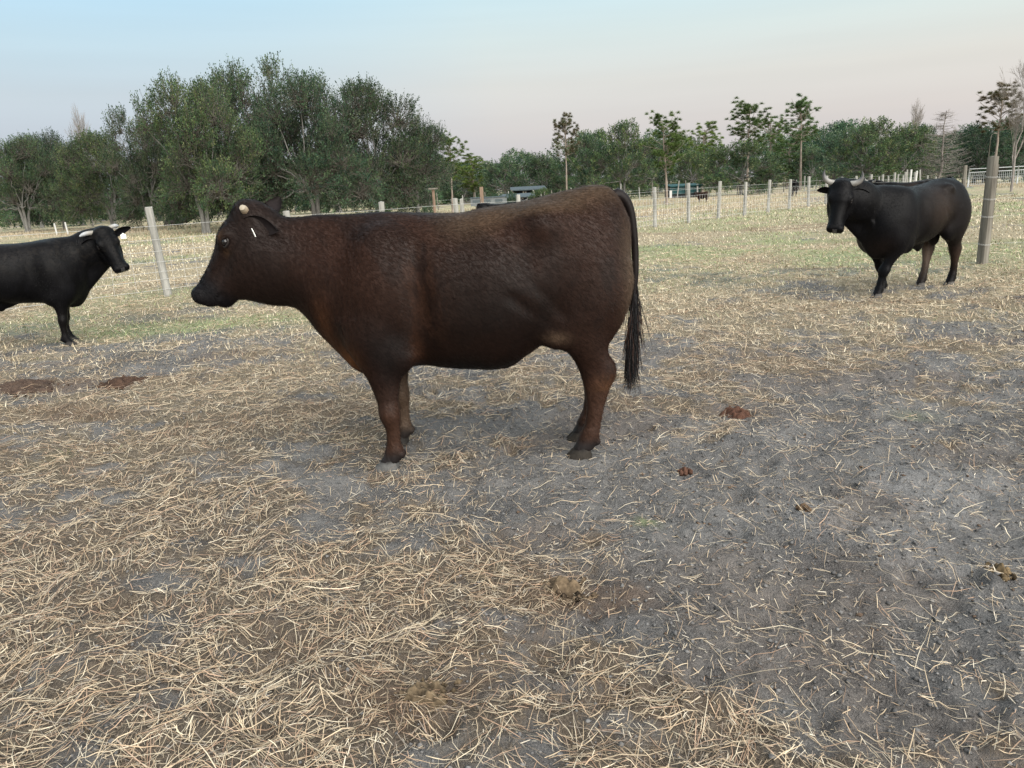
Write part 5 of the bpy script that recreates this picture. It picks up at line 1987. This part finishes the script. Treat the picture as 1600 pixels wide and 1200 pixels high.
def far_fence():
    root = thing('stake_fence', 'far fence of thin uneven stakes in front of the tree line', 'fence')
    rg = np.random.default_rng(9)
    meshes = [post_mesh(1.15, .05, 120 + i, 7, .2, .12) for i in range(4)]
    k = 0
    for px in list(range(640, 1300, 15)):
        p = sight(px + rg.uniform(-5, 5), 600, None) if False else None
        Y = 66 + (px - 640) * .004
        q = sight(px + rg.uniform(-5, 5), 300, Y)
        if rg.uniform() < .18:
            continue
        o = obj('stake', meshes[k % 4], (WOOD, WOOD_DK)[int(rg.uniform() < .45)], root)
        o.location = (q[0], Y, 0)
        o.rotation_euler = (rg.normal(0, .03), rg.normal(0, .04), rg.uniform(0, 6))
        o.scale = (1, 1, rg.uniform(.7, 1.25))
        k += 1
    for m in meshes:
        if not m.materials:
            m.materials.append(WOOD)
    s = Soup()
    for z in (.4, .8):
        pts = np.array([[sight(px, 300, 66)[0], 66.1, z] for px in range(640, 1300, 30)])
        s.tube(pts, np.full(len(pts), .004), 3, False)
    s.build('wire', WIRE, root)
    # white stakes beyond the horned bull
    r2 = thing('white_fence', 'short white fence posts showing above the back of the horned bull', 'fence')
    mw = post_mesh(1.2, .075, 140, 6, .6)
    mg = post_mesh(1.2, .065, 141, 6, .6)
    for px, top, Y in ((1362, 277, 54), (1374, 276, 54), (1389, 275, 54), (1403, 272, 54), (1412, 274, 54), (1419, 265, 52), (1423, 265, 52), (1432, 267, 52), (1440, 265, 52), (1450, 274, 56), (1462, 276, 56)):
        t = sight(px, top, Y)
        o = obj('post', mw if px in (1423, 1432) else mg, WHITE if px in (1423, 1432) else WOOD, r2)
        o.location = (t[0], Y, 0)
        o.scale = (1, 1, t[2] / 1.2)
        o.rotation_euler = (0, rg.normal(0, .03), 0)
    r3 = thing('white_stakes', 'two leaning white stakes on the field behind the tagged bull', 'stakes')
    for px, top, Y in ((86, 349, 50), (103, 347, 50)):
        t = sight(px, top, Y)
        o = obj('stake', mw, WHITE, r3)
        o.location = (t[0], Y, 0)
        o.scale = (.7, .7, max(t[2], .5) / 1.2)
        o.rotation_euler = (0, -.08, 0)


def odd_posts():
    # tall reddish post with dried stalks, T-topped post, forked stump post
    b = sight(754, 330, 38)
    t = sight(754, 292, 38)
    root = thing('wooden_post', 'tall reddish post with dry stalks showing above the cow loin', 'post', (b[0], 38, 0))
    o = obj('post', post_mesh(t[2], .10, 160, 8, .6, .02), WOOD_RED, root)
    rg = np.random.default_rng(3)
    P = []
    for k in range(26):
        a = rg.uniform(0, 6.28)
        e = np.array([.18 + math.cos(a) * .25, -.2 + math.sin(a) * .2, rg.uniform(.5, 1.15)])
        s0 = np.array([.15 + rg.normal(0, .05), -.15, 0])
        P.append(curve(s0, e, rg.normal(0, .06, 3), 4, rg, .02))
    s = Soup().add(*tubes(np.array(P), np.tile([.014, .012, .010, .006], (26, 1)), 4))
    s.build('dry_stalks', WOOD, root)
    b = sight(679, 328, 48)
    t = sight(679, 296, 48)
    root = thing('feeder_post', 'dark post with a flat board on top right of the oak clump', 'post', (b[0], 48, 0))
    obj('post', post_mesh(t[2], .09, 170, 8, .4), WOOD_RED, root)
    Soup().box((0, 0, t[2] + .05), (.55, .40, .09)).build('top_board', WOOD_DK, root)
    b = sight(722, 330, 30)
    t = sight(722, 305, 30)
    root = thing('split_post', 'split grey post with a pointed top left of the reddish post', 'post', (b[0], 30, 0))
    obj('post', post_mesh(t[2] * .88, .07, 180, 8, .2, .18), WOOD, root)
    Soup().tube([(.07, 0, -.1), (.06, 0, .6), (.05, .0, t[2])], [.05, .045, .015], 6).build('splinter', WOOD, root)


def gate():
    p0, p1 = sight(1512, 292), sight(1600, 290)
    Y = p0[1]
    x0 = p0[0]
    root = thing('pipe_gate', 'galvanised pipe gate with mesh panel behind the thick weathered post', 'gate', (x0, Y, 0))
    L = 7.2
    for xx in (0, 1.75, 3.5, L):
        s = Soup()
        s.tube([(xx, 0, -.1), (xx, 0, 1.32)], [.045, .045], 8)
        s.build('upright', PIPE, root, True)
    for z in (1.22, .98):
        s = Soup()
        s.tube([(0, 0, z), (L, 0, z + .02)], [.032, .032], 6)
        s.build('rail', PIPE, root, True)
    s = Soup()
    P = [[(x, 0, .12), (x, 0, .98)] for x in np.arange(.1, L, .14)]
    s.add(*tubes(np.array(P, float), np.full((len(P), 2), .010), 3))
    P = [[(0, 0.01, z), (L, .01, z)] for z in (.15, .35, .55, .75)]
    s.add(*tubes(np.array(P, float), np.full((len(P), 2), .010), 3))
    s.build('mesh_panel', PIPE, root)
    # thicker wooden hanging post
    hp_ = obj('hanging_post', post_mesh(1.5, .14, 190, 8, .3), WOOD_DK, root)
    hp_.location = (-.25, .1, 0)
    # lamp pole
    Yl = 57
    t = sight(1546, 208, Yl)
    b = sight(1541, 280, Yl)
    r = thing('lamp_pole', 'slim grey lamp pole left of the thick weathered post', 'lamp', (b[0], Yl, 0))
    s = Soup()
    s.tube([(0, 0, -.2), (.02, 0, t[2] - .35)], [.032, .022], 8)
    s.build('pole', WOOD_DK, r, True)
    s = Soup()
    s.tube([(.02, 0, t[2] - .4), (.08, 0, t[2] - .12), (.28, 0, t[2])], [.020, .018, .016], 6)
    s.build('arm', WOOD_DK, r, True)
    s = Soup()
    s.tube([(.22, 0, t[2] - .02), (.34, 0, t[2] - .03), (.46, 0, t[2] - .06)], [.03, .045, .03], 8)
    s.build('lamp_head', WOOD_DK, r, True)


def sheds():
    # open shed behind the cow loin
    Y = 72.0
    a, b = sight(800, 297, Y), sight(850, 297, Y)
    W = b[0] - a[0]
    cx = (a[0] + b[0]) / 2
    root = thing('open_shed', 'open shed with pale tin roof among the trees behind the cow loin', 'shed', (cx, Y, 0))
    zr = sight(825, 294, Y)[2]
    s = Soup()
    s.box((0, 0, zr), (W * 1.1, 4.0, .10), R=np.array(Matrix.Rotation(.06, 3, 'X')))
    s.build('roof', ROOF, root)
    Soup().box((0, 1.6, zr * .5 - .05), (W, .1, zr - .1)).build('back_wall', DARKWALL, root)
    for sd in (-1, 1):
        Soup().box((sd * W * .49, 0, zr * .48), (.1, 3.1, zr - .25)).build('side_wall', DARKWALL, root)
    for x in np.linspace(-.48, .48, 4):
        Soup().box((x * W, -1.7, zr * .48 - .05), (.12, .12, zr - .3)).build('roof_post', WOOD_DK, root)
    # lower lean-to roof in front
    a, b = sight(780, 309, 64), sight(836, 309, 64)
    W = b[0] - a[0]
    zr = max(sight(808, 307, 64)[2], .9)
    root = thing('lean_to', 'low lean-to roof in front of the open shed', 'shed', ((a[0] + b[0]) / 2, 64, 0))
    Soup().box((0, 0, zr), (W, 2.4, .07), R=np.array(Matrix.Rotation(.10, 3, 'X'))).build('roof', ROOF, root)
    for x in (-.47, -.15, .15, .47):
        for yy in (-1.0, 1.0):
            Soup().box((x * W, yy, zr * .45), (.09, .09, zr * .9)).build('roof_post', WOOD_DK, root)
    Soup().box((0, 1.1, zr * .45), (W * .96, .06, zr * .85)).build('back_wall', DARKWALL, root)
    # parked pale trailer with windows
    a, b = sight(736, 315, 58), sight(792, 315, 58)
    W = b[0] - a[0]
    zr = max(sight(765, 310, 58)[2], .9)
    root = thing('camper_trailer', 'pale grey camper with windows parked left of the shed', 'trailer', ((a[0] + b[0]) / 2, 58, 0))
    Soup().box((0, 0, .35 + (zr - .35) / 2), (W, 1.6, zr - .35)).build('body', BODYW, root)
    Soup().box((0, 0, zr + .03), (W * 1.03, 1.7, .06)).build('roof', ROOF, root)
    for x in (-.34, -.05, .28):
        Soup().box((x * W, -.81, .35 + (zr - .35) * .55), (W * .2, .03, (zr - .35) * .42)).build('window', GLASS, root)
    for x in (-.25, .25):
        Soup().tube([(x * W, -.75, .25), (x * W, -.6, .25)], [.25, .25], 14).build('wheel', CHAR, root)
    # teal shed right of the twin pine
    Y = 68.0
    a, b = sight(1047, 300, Y), sight(1096, 300, Y)
    W = b[0] - a[0]
    zr = sight(1070, 289, Y)[2]
    root = thing('teal_shed', 'low teal shed with a white corner post beside the twin pine', 'shed', ((a[0] + b[0]) / 2, Y, 0))
    for k in range(8):
        Soup().box((-W / 2 + W * (k + .5) / 8, 0, .28 + (zr - .3) / 2 + .02 * (k % 2)), (W / 8 - .02, .08 + .02 * (k % 2), zr - .35)).build('panel', TEAL, root)
    Soup().box((0, 1.2, zr / 2), (W, 2.2, zr - .1)).build('body', DARKWALL, root)
    Soup().box((0, 1.1, zr + .0), (W * 1.04, 2.7, .08), R=np.array(Matrix.Rotation(.05, 3, 'X'))).build('roof', TEAL, root)
    Soup().box((W * .36, -.12, zr * .5), (.12, .1, zr + .1)).build('corner_post', WHITE, root)
    Soup().box((-W * .49, -.12, zr * .32), (.2, .1, zr * .6)).build('gate_post', WHITE, root)
    # charred logs on the field at the left
    p = sight(278, 352)
    root = thing('burnt_logs', 'blackened logs and branch lying on the field right of the leaning post', 'logs', (p[0], p[1], 0), 0)
    k = p[1] / 1202.0
    for pts, r in (([(-18, 0, 2), (-10, .2, 12), (-4, .3, 16)], .28), ([(-6, 0, 15), (0, 0, 6), (6, 0, 2)], .26), ([(-2, .2, 4), (12, .2, 9), (26, .3, 20)], .24), ([(-16, -.3, 2), (-2, -.3, 4), (10, -.2, 4)], .30), ([(8, .5, 4), (20, .5, 10), (30, .5, 14)], .12)):
        s = Soup()
        q = np.array([(x * k, y, z * k) for x, y, z in pts])
        s.tube(q, [r, r * .9, r * .5], 8)
        s.build('log', CHAR, root, True)
    Soup().box((3 * k, .1, 12 * k), (3.2 * k, .3, 3.2 * k), .4).build('pale_scrap', WHITE, root)


def herd(brown, horned):
    """animals far off, copies of the near ones"""
    p = sight(1099, 317)
    c = copy_tree(brown)
    c.location = (p[0], p[1], 0)
    c.scale = (.40, .50, .50)
    c.rotation_euler = (0, 0, math.pi)
    tag(c, 'small reddish brown calf far off between two fence posts', 'calf')
    c.name = 'calf'
    for px, py, rz, sc, lab in ((1239, 307, -1.75, .80, 'black cow standing far off behind the fence, left of the horned bull'),
                                (1418, 292, 3.0, .86, 'black cow mostly hidden behind the back of the horned bull'),
                                (770, 331, .1, .78, 'black cow whose back just shows above the brown cow loin')):
        p = sight(px, py)
        if px == 770:
            p = np.array([sight(770, 325, 26)[0], 26.0, 0])
        if px == 1418:
            p = np.array([sight(1412, 290, 22)[0] + .3, 22.0, 0])
        c = copy_tree(horned)
        c.location = (p[0], p[1], 0)
        c.scale = (sc,) * 3
        c.rotation_euler = (0, 0, rz)
        c.name = 'cow'
        tag(c, lab, 'cow')


build_fence()
corner_post()
far_fence()
odd_posts()
gate()
sheds()
BROWN_COW = brown_cow()
HORNED = horned_bull()
TAGGED = tagged_bull()
herd(BROWN_COW, HORNED)
